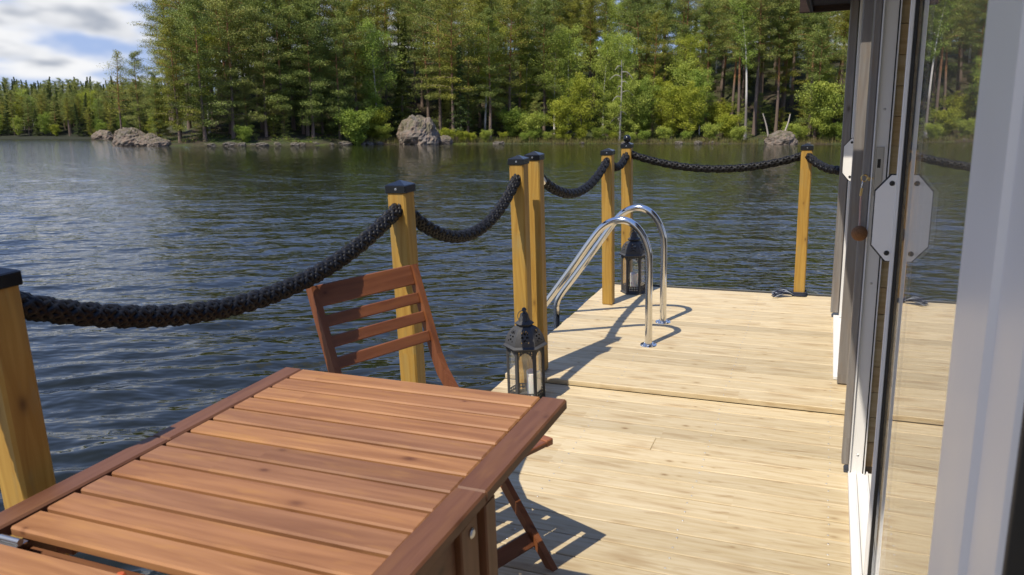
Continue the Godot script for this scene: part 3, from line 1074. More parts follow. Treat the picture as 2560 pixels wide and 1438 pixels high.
func make_railing() -> void:
	post(-1.452, -0.962, 0.0, 1.150, "nearest treated timber post cut by the left edge of the picture")
	post(-1.401, -2.427, 0.0, 1.147, "treated post with black cap just behind the folding chair")
	post(-1.366, -3.490, 0.0, 1.147, "front one of the close pair of posts behind the lantern")
	post(-1.358, -3.688, UP, 1.150, "rear one of the close pair of posts, at the deck step")
	post(-1.357, -5.085, UP, 1.062, "post beyond the bathing ladder, left of the ball topped one")
	post(-1.348, -5.585, UP, 1.070, "corner post topped by a black ball", true)
	post(-0.140, -5.622, UP, 1.046, "lone bow post with rope lashed round its foot beside the cabin")
	rope(Vector3(-1.49, 1.100, 0.55), Vector3(-1.452, 1.107, -0.962), 0.165, "black rope running aft from the nearest post", 0.0262)
	rope(Vector3(-1.452, 1.107, -0.962), Vector3(-1.401, 1.082, -2.427), 0.165, "black braided rope sagging in front of the lake at the left", 0.0262, 0.05)
	rope(Vector3(-1.401, 1.078, -2.427), Vector3(-1.366, 1.082, -3.490), 0.195, "black rope from the chair post to the paired posts", 0.0255)
	var e := rope(Vector3(-1.358, 1.045, -3.735), Vector3(-1.357, 1.015, -5.085), 0.150, "black rope with a metal ferrule above the bathing ladder", 0.0265, 0.0, 4)
	var fd := (Vector3(-1.358, 0.995, -3.80) - Vector3(-1.358, 1.05, -3.728)).normalized()
	var fa := Vector3(-1.358, 1.052, -3.728)
	part("ferrule", tube(PackedVector3Array([fa, fa + fd * 0.03, fa + fd * 0.065]), 0.028, 18), M.steel, e)
	rope(Vector3(-1.357, 1.012, -5.085), Vector3(-1.348, 1.015, -5.585), 0.075, "short black rope between the two bow corner posts", 0.0265, 0.0, 4)
	rope(Vector3(-1.348, 1.015, -5.585), Vector3(-0.140, 0.995, -5.622), 0.105, "black braided rope spanning the open bow", 0.0265, 0.0, 4)
	rope(Vector3(-0.140, 0.995, -5.622), Vector3(0.075, 0.935, -5.20), 0.03, "short black rope from the lone bow post to the cabin", 0.0265, 0.0, 4)
	# the lashing at the foot of the lone bow post
	var l := thing("lashing", "dark rope lashing with a frayed pale end at the bow post's foot", "rope", aboard(Vector3(-0.140, UP, -5.622)))
	var ring := []
	for k in 3:
		var pts := PackedVector3Array()
		for s in 17:
			var a := TAU * s / 16.0
			var d := Vector3(cos(a), 0, sin(a))
			d /= maxf(absf(d.x), absf(d.z))
			pts.append(d.lerp(d.normalized(), 0.3) * 0.045 + Vector3(0, 0.008 + k * 0.010, 0))
		part("turn", tube(pts, 0.0055, 8), M.navy_rope, l)
	var mb := MB.new()
	var mt := MB.new()
	for k in 34:
		var st := Vector3(-0.035, 0.012, 0.045)
		var en := st + Vector3(-0.115 - rng.randf() * 0.03, -0.008 + rng.randf() * 0.03, 0.03 + rng.randfn(0, 0.03))
		var md := st.lerp(en, 0.5) + Vector3(rng.randfn(0, 0.01), 0.012 + absf(rng.randfn(0, 0.012)), rng.randfn(0, 0.012))
		var q := curve([st, md, en], 4)
		var rr := PackedFloat32Array()
		rr.resize(q.size())
		rr.fill(0.0028)
		add_tube(mb if k % 3 else mt, q, rr, 5)
	part("loose_strands", mb.mesh(true), M.navy_rope, l)
	part("frayed_end", mt.mesh(true), M.frayed_tail, l)


func make_ladder() -> void:
	var o := thing("bathing_ladder", "bent stainless steel bathing ladder bolted to the fore deck", "ladder", aboard(Vector3(-0.905, UP, -4.5)))
	for s in 2:
		var z := 0.24 if s == 0 else -0.24
		var x := 0.003 if s == 0 else -0.008
		var pts := []
		for p in [Vector2(0, 0.0), Vector2(0, 0.25), Vector2(0, 0.49), Vector2(-0.012, 0.575), Vector2(-0.052, 0.66), Vector2(-0.118, 0.712), Vector2(-0.195, 0.715), Vector2(-0.268, 0.675), Vector2(-0.335, 0.595), Vector2(-0.43, 0.462), Vector2(-0.56, 0.285), Vector2(-0.665, 0.145), Vector2(-0.700, 0.075), Vector2(-0.706, -0.02), Vector2(-0.706, -0.5), Vector2(-0.706, -1.3)]:
			pts.append(Vector3(p.x + x, p.y, z))
		var rail := part("rail", tube(curve(pts, 7), 0.0205, 24), M.steel, o)
		var f := part("flange", lathe(PackedVector2Array([Vector2(0, 0.008), Vector2(0.028, 0.008), Vector2(0.030, 0.006), Vector2(0.046, 0.005), Vector2(0.049, 0.0)]), 32), M.steel, o, Transform3D(Basis(), Vector3(x, 0, z)))
		for k in 4:
			var a := PI * 0.25 + PI * 0.5 * k
			part("screw", lathe(PackedVector2Array([Vector2(0, 0.0095), Vector2(0.004, 0.009), Vector2(0.0055, 0.005)]), 10), M.zinc, f, Transform3D(Basis(), Vector3(cos(a) * 0.039, 0, sin(a) * 0.039)))
	for k in 3:
		part("rung", tube(PackedVector3Array([Vector3(-0.706, -0.35 - 0.28 * k, 0.24), Vector3(-0.706, -0.35 - 0.28 * k, 0.0), Vector3(-0.706, -0.35 - 0.28 * k, -0.24)]), 0.018, 14), M.steel, o)


func make_lantern(at: Vector3, turn: float, sc: float, label: String) -> void:
	var o := thing("lantern", label, "lantern", BOAT * Transform3D(Basis(Vector3.UP, turn).scaled(Vector3.ONE * sc), at), "dark hexagonal candle lanterns")
	var mm: Material = M.lantern_metal
	part("base", lathe(PackedVector2Array([Vector2(0, 0.004), Vector2(0.102, 0.004), Vector2(0.104, 0.0), Vector2(0.104, 0.010), Vector2(0.097, 0.016), Vector2(0.0, 0.016)]), 6, true), mm, o)
	var ra := 0.093
	for k in 6:
		var a := TAU * k / 6.0
		var a2 := TAU * (k + 1) / 6.0
		var c0 := Vector3(cos(a), 0, sin(a)) * ra
		var c1 := Vector3(cos(a2), 0, sin(a2)) * ra
		var out := (c0 + c1).normalized()
		var along_ := (c1 - c0).normalized()
		var side := c0.distance_to(c1)
		var mb := MB.new()
		add_box(mb, Transform3D(Basis(Vector3.UP, -a), c0 * 0.985 + Vector3(0, 0.158, 0)), Vector3(0.014, 0.284, 0.017), 0.003, Vector2.ZERO, 1)
		part("corner_post", mb.mesh(), mm, o)
		# frame: pierced band below, arch with pierced spandrels above
		var fr := MB.new()
		var fb := Transform3D(Basis(along_, Vector3.UP, out), (c0 + c1) * 0.5)
		plate(fr, fb, side - 0.014, 0.016, 0.062, func(x: float, y: float) -> bool: return band_hole(x, y))
		part("pierced_band", fr.mesh(), mm, o)
		fr = MB.new()
		plate(fr, fb, side - 0.014, 0.235, 0.300, func(x: float, y: float) -> bool: return arch_hole(x, y, side - 0.014))
		part("arch", fr.mesh(), mm, o)
		var g := MB.new()
		add_box(g, Transform3D(fb.basis, fb.origin * 0.965 + Vector3(0, 0.156, 0)), Vector3(side - 0.016, 0.27, 0.002), 0.0003)
		part("pane", g.mesh(), M.pane_glass, o)
	part("eave", lathe(PackedVector2Array([Vector2(0.085, 0.298), Vector2(0.112, 0.298), Vector2(0.116, 0.306), Vector2(0.104, 0.316), Vector2(0.090, 0.318)]), 6, true), mm, o)
	# pierced dome, six curved panels
	var dome := MB.new()
	var prof := []
	for k in 17:
		var t := k / 16.0
		prof.append(Vector2(lerpf(0.104, 0.030, pow(t, 1.75)) - 0.004 * sin(t * PI), 0.316 + 0.092 * sin(t * PI * 0.5)))
	for f in 6:
		var a := TAU * f / 6.0
		var b := TAU * (f + 1) / 6.0
		for k in 16:
			for s in 14:
				if dome_hole((s + 0.5) / 14.0, (k + 0.5) / 16.0):
					continue
				var q := []
				for w in [[s, k], [s + 1, k], [s + 1, k + 1], [s, k + 1]]:
					var e := Vector3(cos(a), 0, sin(a)).lerp(Vector3(cos(b), 0, sin(b)), w[0] / 14.0)
					q.append(dome.vert(e * prof[w[1]].x + Vector3(0, prof[w[1]].y, 0)))
				dome.face(q, Vector3(cos(a + 0.5), 0.7, sin(a + 0.5)))
	part("dome", dome.mesh(), mm, o)
	part("chimney", lathe(PackedVector2Array([Vector2(0.028, 0.405), Vector2(0.040, 0.409), Vector2(0.051, 0.421), Vector2(0.046, 0.424), Vector2(0.030, 0.436), Vector2(0.023, 0.455), Vector2(0.019, 0.470), Vector2(0.008, 0.476), Vector2(0.006, 0.481)]), 6, true), mm, o)
	part("knob", lathe(PackedVector2Array([Vector2(0.005, 0.478), Vector2(0.010, 0.483), Vector2(0.0125, 0.490), Vector2(0.010, 0.497), Vector2(0.005, 0.501), Vector2(0.0, 0.502)]), 16), mm, o)
	var pts := PackedVector3Array()
	for k in 33:
		var a := TAU * k / 32.0
		pts.append(Vector3(cos(a) * 0.028, 0.463 + sin(a) * 0.028 - 0.002, 0.020 + sin(a) * -0.006))
	part("carrying_ring", tube(pts, 0.0022, 8), mm, o, Transform3D(Basis(Vector3.UP, -turn), Vector3.ZERO))


func plate(mb: MB, t: Transform3D, w: float, y0: float, y1: float, hole: Callable) -> void:   # a pierced sheet of metal, 1.6 mm thick
	var cell := 0.0045
	var nx := int(w / cell)
	var ny := int((y1 - y0) / cell)
	for s in nx:
		for k in ny:
			var x := (s + 0.5) / nx * w - w * 0.5
			var y := y0 + (k + 0.5) / ny * (y1 - y0)
			if hole.call(x, y):
				continue
			var dx := w / nx * 0.5
			var dy := (y1 - y0) / ny * 0.5
			for zz in [0.0008, -0.0008]:
				mb.face([mb.vert(t * Vector3(x - dx, y - dy, zz)), mb.vert(t * Vector3(x + dx, y - dy, zz)), mb.vert(t * Vector3(x + dx, y + dy, zz)), mb.vert(t * Vector3(x - dx, y + dy, zz))], t.basis.z * signf(zz))


func band_hole(x: float, y: float) -> bool:
	var u := absf(fposmod(x / 0.018, 1.0) - 0.5)
	var v := absf(fposmod((y - 0.024) / 0.018, 1.0) - 0.5)
	return y > 0.024 and y < 0.060 and u + v < 0.36


func arch_hole(x: float, y: float, w: float) -> bool:
	var h := w * 0.5 - 0.006
	if y < 0.242 and absf(x) < h:
		return true
	var d := Vector2(x / h, (y - 0.240) / 0.040).length()
	if d < 1.0:
		return true
	var u := absf(fposmod(x / 0.013, 1.0) - 0.5)
	var v := absf(fposmod((y - 0.002) / 0.013, 1.0) - 0.5)
	return y < 0.290 and d > 1.18 and absf(x) < w * 0.5 - 0.005 and u + v < 0.34


func dome_hole(u: float, v: float) -> bool:
	var c := Vector2((u - 0.5) * 1.0, (v - 0.34) * 1.05)
	for p in [[0.0, 0.16, 0.045, 0.07], [0.0, -0.14, 0.045, 0.07], [-0.17, 0.0, 0.075, 0.045], [0.17, 0.0, 0.075, 0.045], [-0.16, 0.17, 0.04, 0.04], [0.16, 0.17, 0.04, 0.04], [-0.17, -0.18, 0.05, 0.05], [0.17, -0.18, 0.05, 0.05], [0.1, 0.28, 0.04, 0.04], [-0.1, 0.28, 0.04, 0.04]]:
		if Vector2((c.x - p[0]) / p[2], (c.y - p[1]) / p[3]).length() < 1.0:
			return true
	return false


func make_candle(at: Vector3, r: float, h: float, label: String) -> void:
	var o := thing("pillar_candle", label, "candle", aboard(at), "pillar candles in the lanterns")
	var mb := MB.new()
	var sides := 36
	var prev := []
	for k in 5:
		var ring := []
		for s in sides:
			var a := TAU * s / sides
			var wob := sin(a * 2.0 + 1.0) * 0.006 + sin(a * 5.0) * 0.002
			var p: Vector3
			match k:
				0: p = Vector3(cos(a) * r, 0, sin(a) * r)
				1: p = Vector3(cos(a) * r, h - 0.004 + wob, sin(a) * r)
				2: p = Vector3(cos(a) * (r - 0.002), h + wob, sin(a) * (r - 0.002))
				3: p = Vector3(cos(a) * (r - 0.005), h - 0.002 + wob, sin(a) * (r - 0.005))
				4: p = Vector3(cos(a) * r * 0.2, h - 0.018, sin(a) * r * 0.2)
			ring.append(mb.vert(p, Vector3(cos(a), 0.3, sin(a)).normalized()))
		if k:
			for s in sides:
				mb.quad(prev[s], prev[(s + 1) % sides], ring[(s + 1) % sides], ring[s])
		prev = ring
	var mid := mb.vert(Vector3(0, h - 0.018, 0))
	for s in sides:
		mb.tri(mid, prev[s], prev[(s + 1) % sides])
	part("wax", mb.mesh(), M.candle_wax, o)
	part("wick", tube(PackedVector3Array([Vector3(0, h - 0.02, 0), Vector3(0.001, h - 0.010, 0), Vector3(0.004, h - 0.002, 0)]), 0.0012, 6), M.wick, o)


func make_table() -> void:
	var o := thing("folding_table", "oiled reddish slatted wooden table with a hinged leaf", "table", aboard(Vector3(-0.89, 0, -1.09)))
	var cx := -0.89
	var cz := -1.09
	var top := 0.75
	var z0 := -1.648
	var pitch := 0.0706
	var xl := -1.288
	var xr := -0.6055
	for k in 12:
		var z := z0 + pitch * (k + 0.5)
		var m := box(Vector3(xr - xl, 0.019, pitch - 0.0095), 0.0035, Vector2(rng.randf() * 2.0, rng.randf() * 0.5), 0)
		part("slat", m, M["oiled_acacia_%d" % [0, 2, 0, 2, 1, 0, 3, 1, 2, 1, 2, 0][k]], o, Transform3D(Basis(), Vector3((xl + xr) * 0.5 - cx, top - 0.0095 + rng.randf_range(-0.0006, 0.0006), z - cz)))
	# the long side rails, each in two lengths butted with a slight kink
	for s in 2:
		var xa: float = [-1.319, -0.5725][s]
		var wd: float = [0.055, 0.0634][s]
		var cut := -1.180
		var out := -0.011
		for q in 2:
			var a := Vector3(xa - cx, top - 0.014, (z0 if q == 0 else cut) - cz)
			var b := Vector3(xa - cx + (out * 0.4 if q == 0 else out), top - 0.014, (cut - 0.001 if q == 0 else -0.793) - cz)
			if q == 1:
				a.x += out * 0.4
			var mb := MB.new()
			add_bar(mb, a, b, wd, 0.026, Vector3.UP, 0.004, Vector2(rng.randf() * 2, rng.randf()))
			part("rail", mb.mesh(), M.oiled_rail, o)
	# battens below that carry the slats
	for x in [-1.18, -0.71]:
		part("batten", box(Vector3(0.04, 0.02, 0.81), 0.002, Vector2.ZERO, 2), M.oiled_rail, o, Transform3D(Basis(), Vector3(x - cx, top - 0.0305, -1.225 - cz)))
	# the middle section beyond the hinged joint
	for k in 3:
		var z := -0.771 + 0.036 + k * 0.0715
		part("slat", box(Vector3(0.80, 0.02, 0.065), 0.0035, Vector2(rng.randf() * 2, rng.randf()), 0), M["oiled_acacia_%d" % (k % 4)], o, Transform3D(Basis(), Vector3(-0.966 - cx, top - 0.012, z - cz)))
	part("cross_batten", box(Vector3(0.74, 0.05, 0.075), 0.002), M.oiled_rail, o, Transform3D(Basis(), Vector3(-0.966 - cx, top - 0.0665, -0.785 - cz)))
	for x in [-1.255, -0.825]:
		var hg := part("hinge", tube(PackedVector3Array([Vector3(-0.024, 0, 0), Vector3(0, 0, 0), Vector3(0.024, 0, 0)]), 0.0058, 12), M.zinc, o, Transform3D(Basis(), Vector3(x - cx, top - 0.006, -0.783 - cz)))
		part("hinge_leaf", box(Vector3(0.046, 0.002, 0.028), 0.0005), M.zinc, hg, Transform3D(Basis(), Vector3(0, -0.0058, 0)))
	part("stop_knob", lathe(PackedVector2Array([Vector2(0.009, -0.02), Vector2(0.009, 0.0), Vector2(0.006, 0.004), Vector2(0, 0.005)]), 16), M.orange_plastic, o, Transform3D(Basis(), Vector3(-1.0 - cx, top - 0.016, -0.777 - cz)))
	# gate legs and aprons
	var gate := [
		["leg", Vector3(-0.563, 0.722, -1.203), Vector3(-0.563, 0, -1.203), 0.030, 0.046],
		["leg", Vector3(-1.270, 0.722, -1.14), Vector3(-1.270, 0, -1.14), 0.042, 0.042],
		["leg", Vector3(-0.572, 0.715, -1.128), Vector3(-0.572, 0, -1.128), 0.030, 0.070],
		["leg", Vector3(-0.575, 0.725, -0.52), Vector3(-0.575, 0, -0.52), 0.042, 0.042],
		["leg", Vector3(-1.270, 0.725, -0.66), Vector3(-1.270, 0, -0.66), 0.042, 0.042],
		["apron", Vector3(-0.580, 0.668, -1.092), Vector3(-0.580, 0.668, -0.542), 0.022, 0.100],
		["apron", Vector3(-1.270, 0.69, -1.118), Vector3(-1.270, 0.69, -0.682), 0.020, 0.065],
		["apron", Vector3(-0.60, 0.67, -0.57), Vector3(-1.25, 0.67, -0.62), 0.020, 0.065],
		["stretcher", Vector3(-0.572, 0.14, -1.092), Vector3(-0.572, 0.14, -0.542), 0.020, 0.042],
		["stretcher", Vector3(-1.270, 0.14, -1.118), Vector3(-1.270, 0.14, -0.682), 0.020, 0.042],
	]
	for g in gate:
		var mb := MB.new()
		var off := Vector3(cx, 0, cz)
		add_bar(mb, g[1] - off, g[2] - off, g[3], g[4], Vector3.UP if absf(g[1].y - g[2].y) < 0.1 else Vector3.BACK, 0.003, Vector2(rng.randf(), rng.randf()))
		part(g[0], mb.mesh(), M.oiled_rail, o)
	part("bolt", lathe(PackedVector2Array([Vector2(0, 0.004), Vector2(0.007, 0.0035), Vector2(0.010, 0.001), Vector2(0.010, 0.0)]), 20), M.zinc, o, Transform3D(Basis(Vector3.BACK, -PI / 2), Vector3(-0.5565 - cx, 0.688, -1.135 - cz)))


func make_chair() -> void:
	# built in its own axes: x across, +z the way it faces
	var w := Vector3(0.392, 0, -0.920)     # from the near upright to the far one, in boat axes
	var f := Vector3(0.920, 0, 0.392)
	var mid := Vector3(-1.3675, 0, -2.112)
	var o := thing("folding_chair", "reddish slatted folding chair drawn back behind the table", "chair", BOAT * Transform3D(Basis(-w, Vector3.UP, f), mid))
	var side := 0.195
	var mk := func(called: String, a: Vector3, b: Vector3, wd: float, h: float, up: Vector3, k: int) -> void:
		var mb := MB.new()
		add_bar(mb, a, b, wd, h, up, 0.003, Vector2(rng.randf() * 2.0, rng.randf() * 0.5))
		part(called, mb.mesh(), M["chair_acacia_%d" % k], o)
	for s in [-1.0, 1.0]:
		# long side: leaning back above, running forward to the front foot below
		var mb := MB.new()
		var line := [Vector3(0, 0.897, -0.010), Vector3(0, 0.60, 0.094), Vector3(0, 0.545, 0.122), Vector3(0, 0.0, 0.605)]
		var x: float = s * side
		var prof := []
		var wid := [0.034, 0.040, 0.044, 0.042]
		var dirs := [Vector3(0, -0.944, 0.33), Vector3(0, -0.93, 0.37), Vector3(0, -0.82, 0.57), Vector3(0, -0.75, 0.66)]
		for k in 4:
			var nn := Vector3(0, dirs[k].z, -dirs[k].y).normalized()
			prof.append(line[k] + nn * wid[k] * 0.5)
		for k in range(3, -1, -1):
			var nn := Vector3(0, dirs[k].z, -dirs[k].y).normalized()
			prof.append(line[k] - nn * wid[k] * 0.5)
		prof[3].y = 0.0
		prof[4].y = 0.0
		slab(mb, prof, x - 0.011, x + 0.011)
		part("upright", mb.mesh(), M["chair_acacia_1"], o)
		# short side: from the seat's back down to the rear foot, crossing the long one
		mk.call("leg", Vector3(s * (side - 0.026), 0.415, 0.50), Vector3(s * (side - 0.026), 0.012, -0.02), 0.020, 0.042, Vector3.UP, 3)
		mk.call("seat_rail", Vector3(s * (side - 0.017), 0.437, 0.150), Vector3(s * (side - 0.017), 0.440, 0.626), 0.030, 0.022, Vector3.UP, 0)
	var spots := [[0.866, 0.068, 0.000], [0.790, 0.037, 0.027], [0.728, 0.037, 0.049], [0.664, 0.037, 0.072]]
	for q in spots:
		var tilt := Vector3(0, 0.944, -0.33)
		mk.call("back_slat", Vector3(-side + 0.011, q[0], q[2]), Vector3(side - 0.011, q[0], q[2]), 0.016, q[1], tilt, 1)
	for k in 6:
		var z := 0.200 + k * 0.0795
		mk.call("seat_slat", Vector3(-side + 0.0325, 0.4405, z), Vector3(side - 0.0325, 0.4405, z), 0.062, 0.016, Vector3.UP, [0, 2, 1, 0, 2, 1][k])
	mk.call("cross_bar", Vector3(-side + 0.012, 0.075, 0.525), Vector3(side - 0.012, 0.075, 0.525), 0.018, 0.05, Vector3(0, 0.75, -0.6), 3)
	mk.call("cross_bar", Vector3(-side + 0.037, 0.07, 0.055), Vector3(side - 0.037, 0.07, 0.055), 0.018, 0.045, Vector3(0, 0.75, 0.6), 3)
	mk.call("cross_bar", Vector3(-side + 0.037, 0.40, 0.48), Vector3(side - 0.037, 0.40, 0.48), 0.018, 0.03, Vector3.UP, 3)


func slab(mb: MB, prof: Array, x0: float, x1: float) -> void:   # an outline in y-z given a thickness along x
	var n := prof.size()
	var ids := []
	for x in [x0, x1]:
		for p in prof:
			ids.append(mb.vert(Vector3(x, p.y, p.z), Vector3.UP, Vector2(p.y, p.z + x)))
	var half := n / 2
	for k in half - 1:   # strips between the two sides of the outline
		var a := k
		var b := n - 1 - k
		mb.face([ids[a], ids[a + 1], ids[b - 1], ids[b]], Vector3.LEFT)
		mb.face([ids[n + a], ids[n + a + 1], ids[n + b - 1], ids[n + b]], Vector3.RIGHT)
	var c := Vector3.ZERO
	for k in n:
		var k2 := (k + 1) % n
		var p: Vector3 = prof[k]
		var q: Vector3 = prof[k2]
		var e := q - p
		var nn := Vector3(0, e.z, -e.y)
		# outline runs down the front edge and up the rear edge
		mb.face([ids[k], ids[k2], ids[n + k2], ids[n + k]], nn)


func make_cabin() -> void:
	var o := thing("cabin", "dark stained houseboat cabin with pine lining and white door frames", "cabin", aboard(Vector3(0.13, 0, -2.9)))
	var off := Vector3(0.13, 0, -2.9)
	var blk := func(called: String, lo: Vector3, hi: Vector3, m: Material, bev := 0.003, grain := 1, parent: Node = null) -> MeshInstance3D:
		return part(called, box(hi - lo, bev, Vector2(rng.randf() * 2.0, rng.randf() * 0.5), grain), m, parent if parent else o, Transform3D(Basis(), (lo + hi) * 0.5 - off))
	var st: Material = M.stained_board
	var wh: Material = M.white_aluminium
	# far corner, pillar between the doors
	blk.call("corner_board", Vector3(0.062, 0.06, -5.18), Vector3(0.108, 1.93, -5.10), st, 0.004)
	blk.call("end_wall", Vector3(0.110, -0.02, -5.19), Vector3(2.6, 1.93, -5.11), st)
	blk.call("door_frame", Vector3(0.112, 0.05, -5.10), Vector3(0.175, 1.93, -5.04), wh, 0.002)
	blk.call("cover_board", Vector3(0.098, 0.032, -3.96), Vector3(0.146, 1.93, -3.90), st, 0.004)
	blk.call("pillar_wall", Vector3(0.148, 0.0, -3.97), Vector3(0.30, 1.93, -3.03), st)
	blk.call("cover_board", Vector3(0.110, 0.045, -3.04), Vector3(0.1355, 1.93, -2.98), st, 0.004)
	# white jamb with its two lips, lock keep and screws
	var jamb: MeshInstance3D = blk.call("door_jamb", Vector3(0.140, 0.030, -3.0), Vector3(0.186, 1.93, -2.958), wh, 0.001)
	blk.call("lip", Vector3(0.136, 0.030, -3.0), Vector3(0.1398, 1.93, -2.943), wh, 0.0008, 1, jamb).position -= jamb.position
	blk.call("lip", Vector3(0.1862, 0.030, -3.0), Vector3(0.190, 1.93, -2.943), wh, 0.0008, 1, jamb).position -= jamb.position
	blk.call("gasket", Vector3(0.182, 0.030, -2.958), Vector3(0.1855, 1.93, -2.953), M.rubber, 0.0005, 1, jamb).position -= jamb.position
	var keep: MeshInstance3D = blk.call("lock_keep", Vector3(0.147, 1.070, -2.958), Vector3(0.171, 1.235, -2.9545), M.zinc, 0.0008, 1, jamb)
	keep.position -= jamb.position
	blk.call("latch_hole", Vector3(0.153, 1.165, -2.955), Vector3(0.163, 1.195, -2.9535), M.rubber, 0.0004, 1, jamb).position -= jamb.position
	for y in [0.10, 0.76, 1.36, 1.82]:
		part("screw", lathe(PackedVector2Array([Vector2(0, 0.002), Vector2(0.003, 0.0015), Vector2(0.0045, 0)]), 10), M.zinc, jamb, Transform3D(Basis(Vector3.RIGHT, PI / 2), Vector3(0.163, y, -2.958) - off - jamb.position))
	# pine lining of the pillar's end
	for k in 19:
		blk.call("lining_board", Vector3(0.192, 0.035 + 0.1 * k, -3.03), Vector3(0.320, 0.1335 + 0.1 * k, -3.012), M.interior_pine if k % 3 else M.interior_pine_warm, 0.0015, 0)
	# sills with running ridges
	for q in [[-2.965, 0.3], [-5.10, -3.965]]:
		var x0: float = 0.134 if q[0] > -3 else 0.080
		var sill: MeshInstance3D = blk.call("sill", Vector3(x0, 0.0015 if q[0] > -3 else UP + 0.001, q[0]), Vector3(0.235, 0.030 if q[0] > -3 else UP + 0.02, q[1]), wh, 0.002, 2)
		for x in [0.158, 0.198]:
			blk.call("track", Vector3(x - 0.003, 0.028, q[0] + 0.02), Vector3(x + 0.003, 0.046 if q[0] > -3 else UP + 0.032, q[1]), wh, 0.0015, 2, sill).position -= sill.position
	# roof with eave; the eave has a clear slot above the pillar
	blk.call("roof_panel", Vector3(0.13, 1.932, -5.7), Vector3(2.75, 2.03, 2.2), M.roof_board, 0.004, 2)
	blk.call("eave_board", Vector3(-0.150, 1.934, -5.70), Vector3(0.128, 1.975, -3.72), M.roof_board, 0.004, 2)
	blk.call("eave_board", Vector3(-0.150, 1.934, -3.44), Vector3(0.128, 1.975, 2.2), M.roof_board, 0.004, 2)
	blk.call("fascia", Vector3(-0.236, 1.90, -5.74), Vector3(2.77, 2.05, -5.703), M.roof_board, 0.004, 0)
	blk.call("fascia", Vector3(-0.172, 1.90, -5.70), Vector3(-0.1505, 2.05, 2.2), M.roof_board, 0.004, 2)
	# the room behind the glass
	blk.call("room_floor", Vector3(0.236, -0.03, -5.1), Vector3(2.6, 0.025, 2.1), M.interior_pine_warm, 0.002, 2)
	blk.call("back_wall", Vector3(2.6, -0.03, -5.19), Vector3(2.68, 0.45, 2.2), M.interior_pine_warm, 0.002, 2)
	for z in [-5.1, -3.06, -1.3, 0.4, 2.1]:
		blk.call("window_post", Vector3(2.605, 0.452, z - 0.06), Vector3(2.675, 1.93, z + 0.06), M.interior_pine_warm, 0.002, 1)
	blk.call("window_pane", Vector3(2.637, 0.452, -5.03), Vector3(2.643, 1.93, -3.13), M.pane_glass, 0.0005)
	blk.call("window_pane", Vector3(2.637, 0.452, -2.99), Vector3(2.643, 1.93, -1.37), M.pane_glass, 0.0005)
	blk.call("window_pane", Vector3(2.637, 0.452, -1.23), Vector3(2.643, 1.93, 0.33), M.pane_glass, 0.0005)
	blk.call("rear_wall", Vector3(0.10, -0.03, 2.1), Vector3(2.6, 1.93, 2.18), M.interior_pine_warm, 0.002, 0)
	blk.call("partition", Vector3(0.322, 0.03, -3.10), Vector3(2.59, 1.93, -3.03), M.interior_pine_warm, 0.002, 0)

	sliding_door(Vector3(0.166, 0, -2.04), 0.99, "near sliding glass door mirroring the deck, white octagonal handle fins", 0.042)
	sliding_door(Vector3(0.124, 0, -4.20), 0.22, "far sliding glass door with a white handle seen almost edge on", 0.05)
	# next door leaf beside the camera
	var n := thing("door_post", "broad white door stile nearest the camera at the right edge", "door frame", aboard(Vector3(0.17, 0, -0.8)))
	var noff := Vector3(0.17, 0, -0.8)
	for q in [["stile", Vector3(0.157, 0.047, -0.843), Vector3(0.200, 1.90, -0.712), wh, 0.010], ["gasket", Vector3(0.159, 0.05, -0.8715), Vector3(0.196, 1.90, -0.8655), M.rubber, 0.001], ["gasket", Vector3(0.160, 0.05, -0.7115), Vector3(0.196, 1.90, -0.700), M.rubber, 0.001]]:
		part(q[0], box(q[2] - q[1], q[4], Vector2.ZERO, 1), q[3], n, Transform3D(Basis(), (q[1] + q[2]) * 0.5 - noff))
	for k in 9:
		part("blind_slat", box(Vector3(0.012, 1.80, 0.030), 0.005), M.blind_fabric, n, Transform3D(Basis(Vector3.UP, 0.5), Vector3(0.215, 0.975, -0.665 + 0.034 * k) - noff))
	part("pane", box(Vector3(0.004, 1.85, 0.95), 0.0005), M.door_glass, n, Transform3D(Basis(), Vector3(0.186, 0.975, -0.21) - noff))


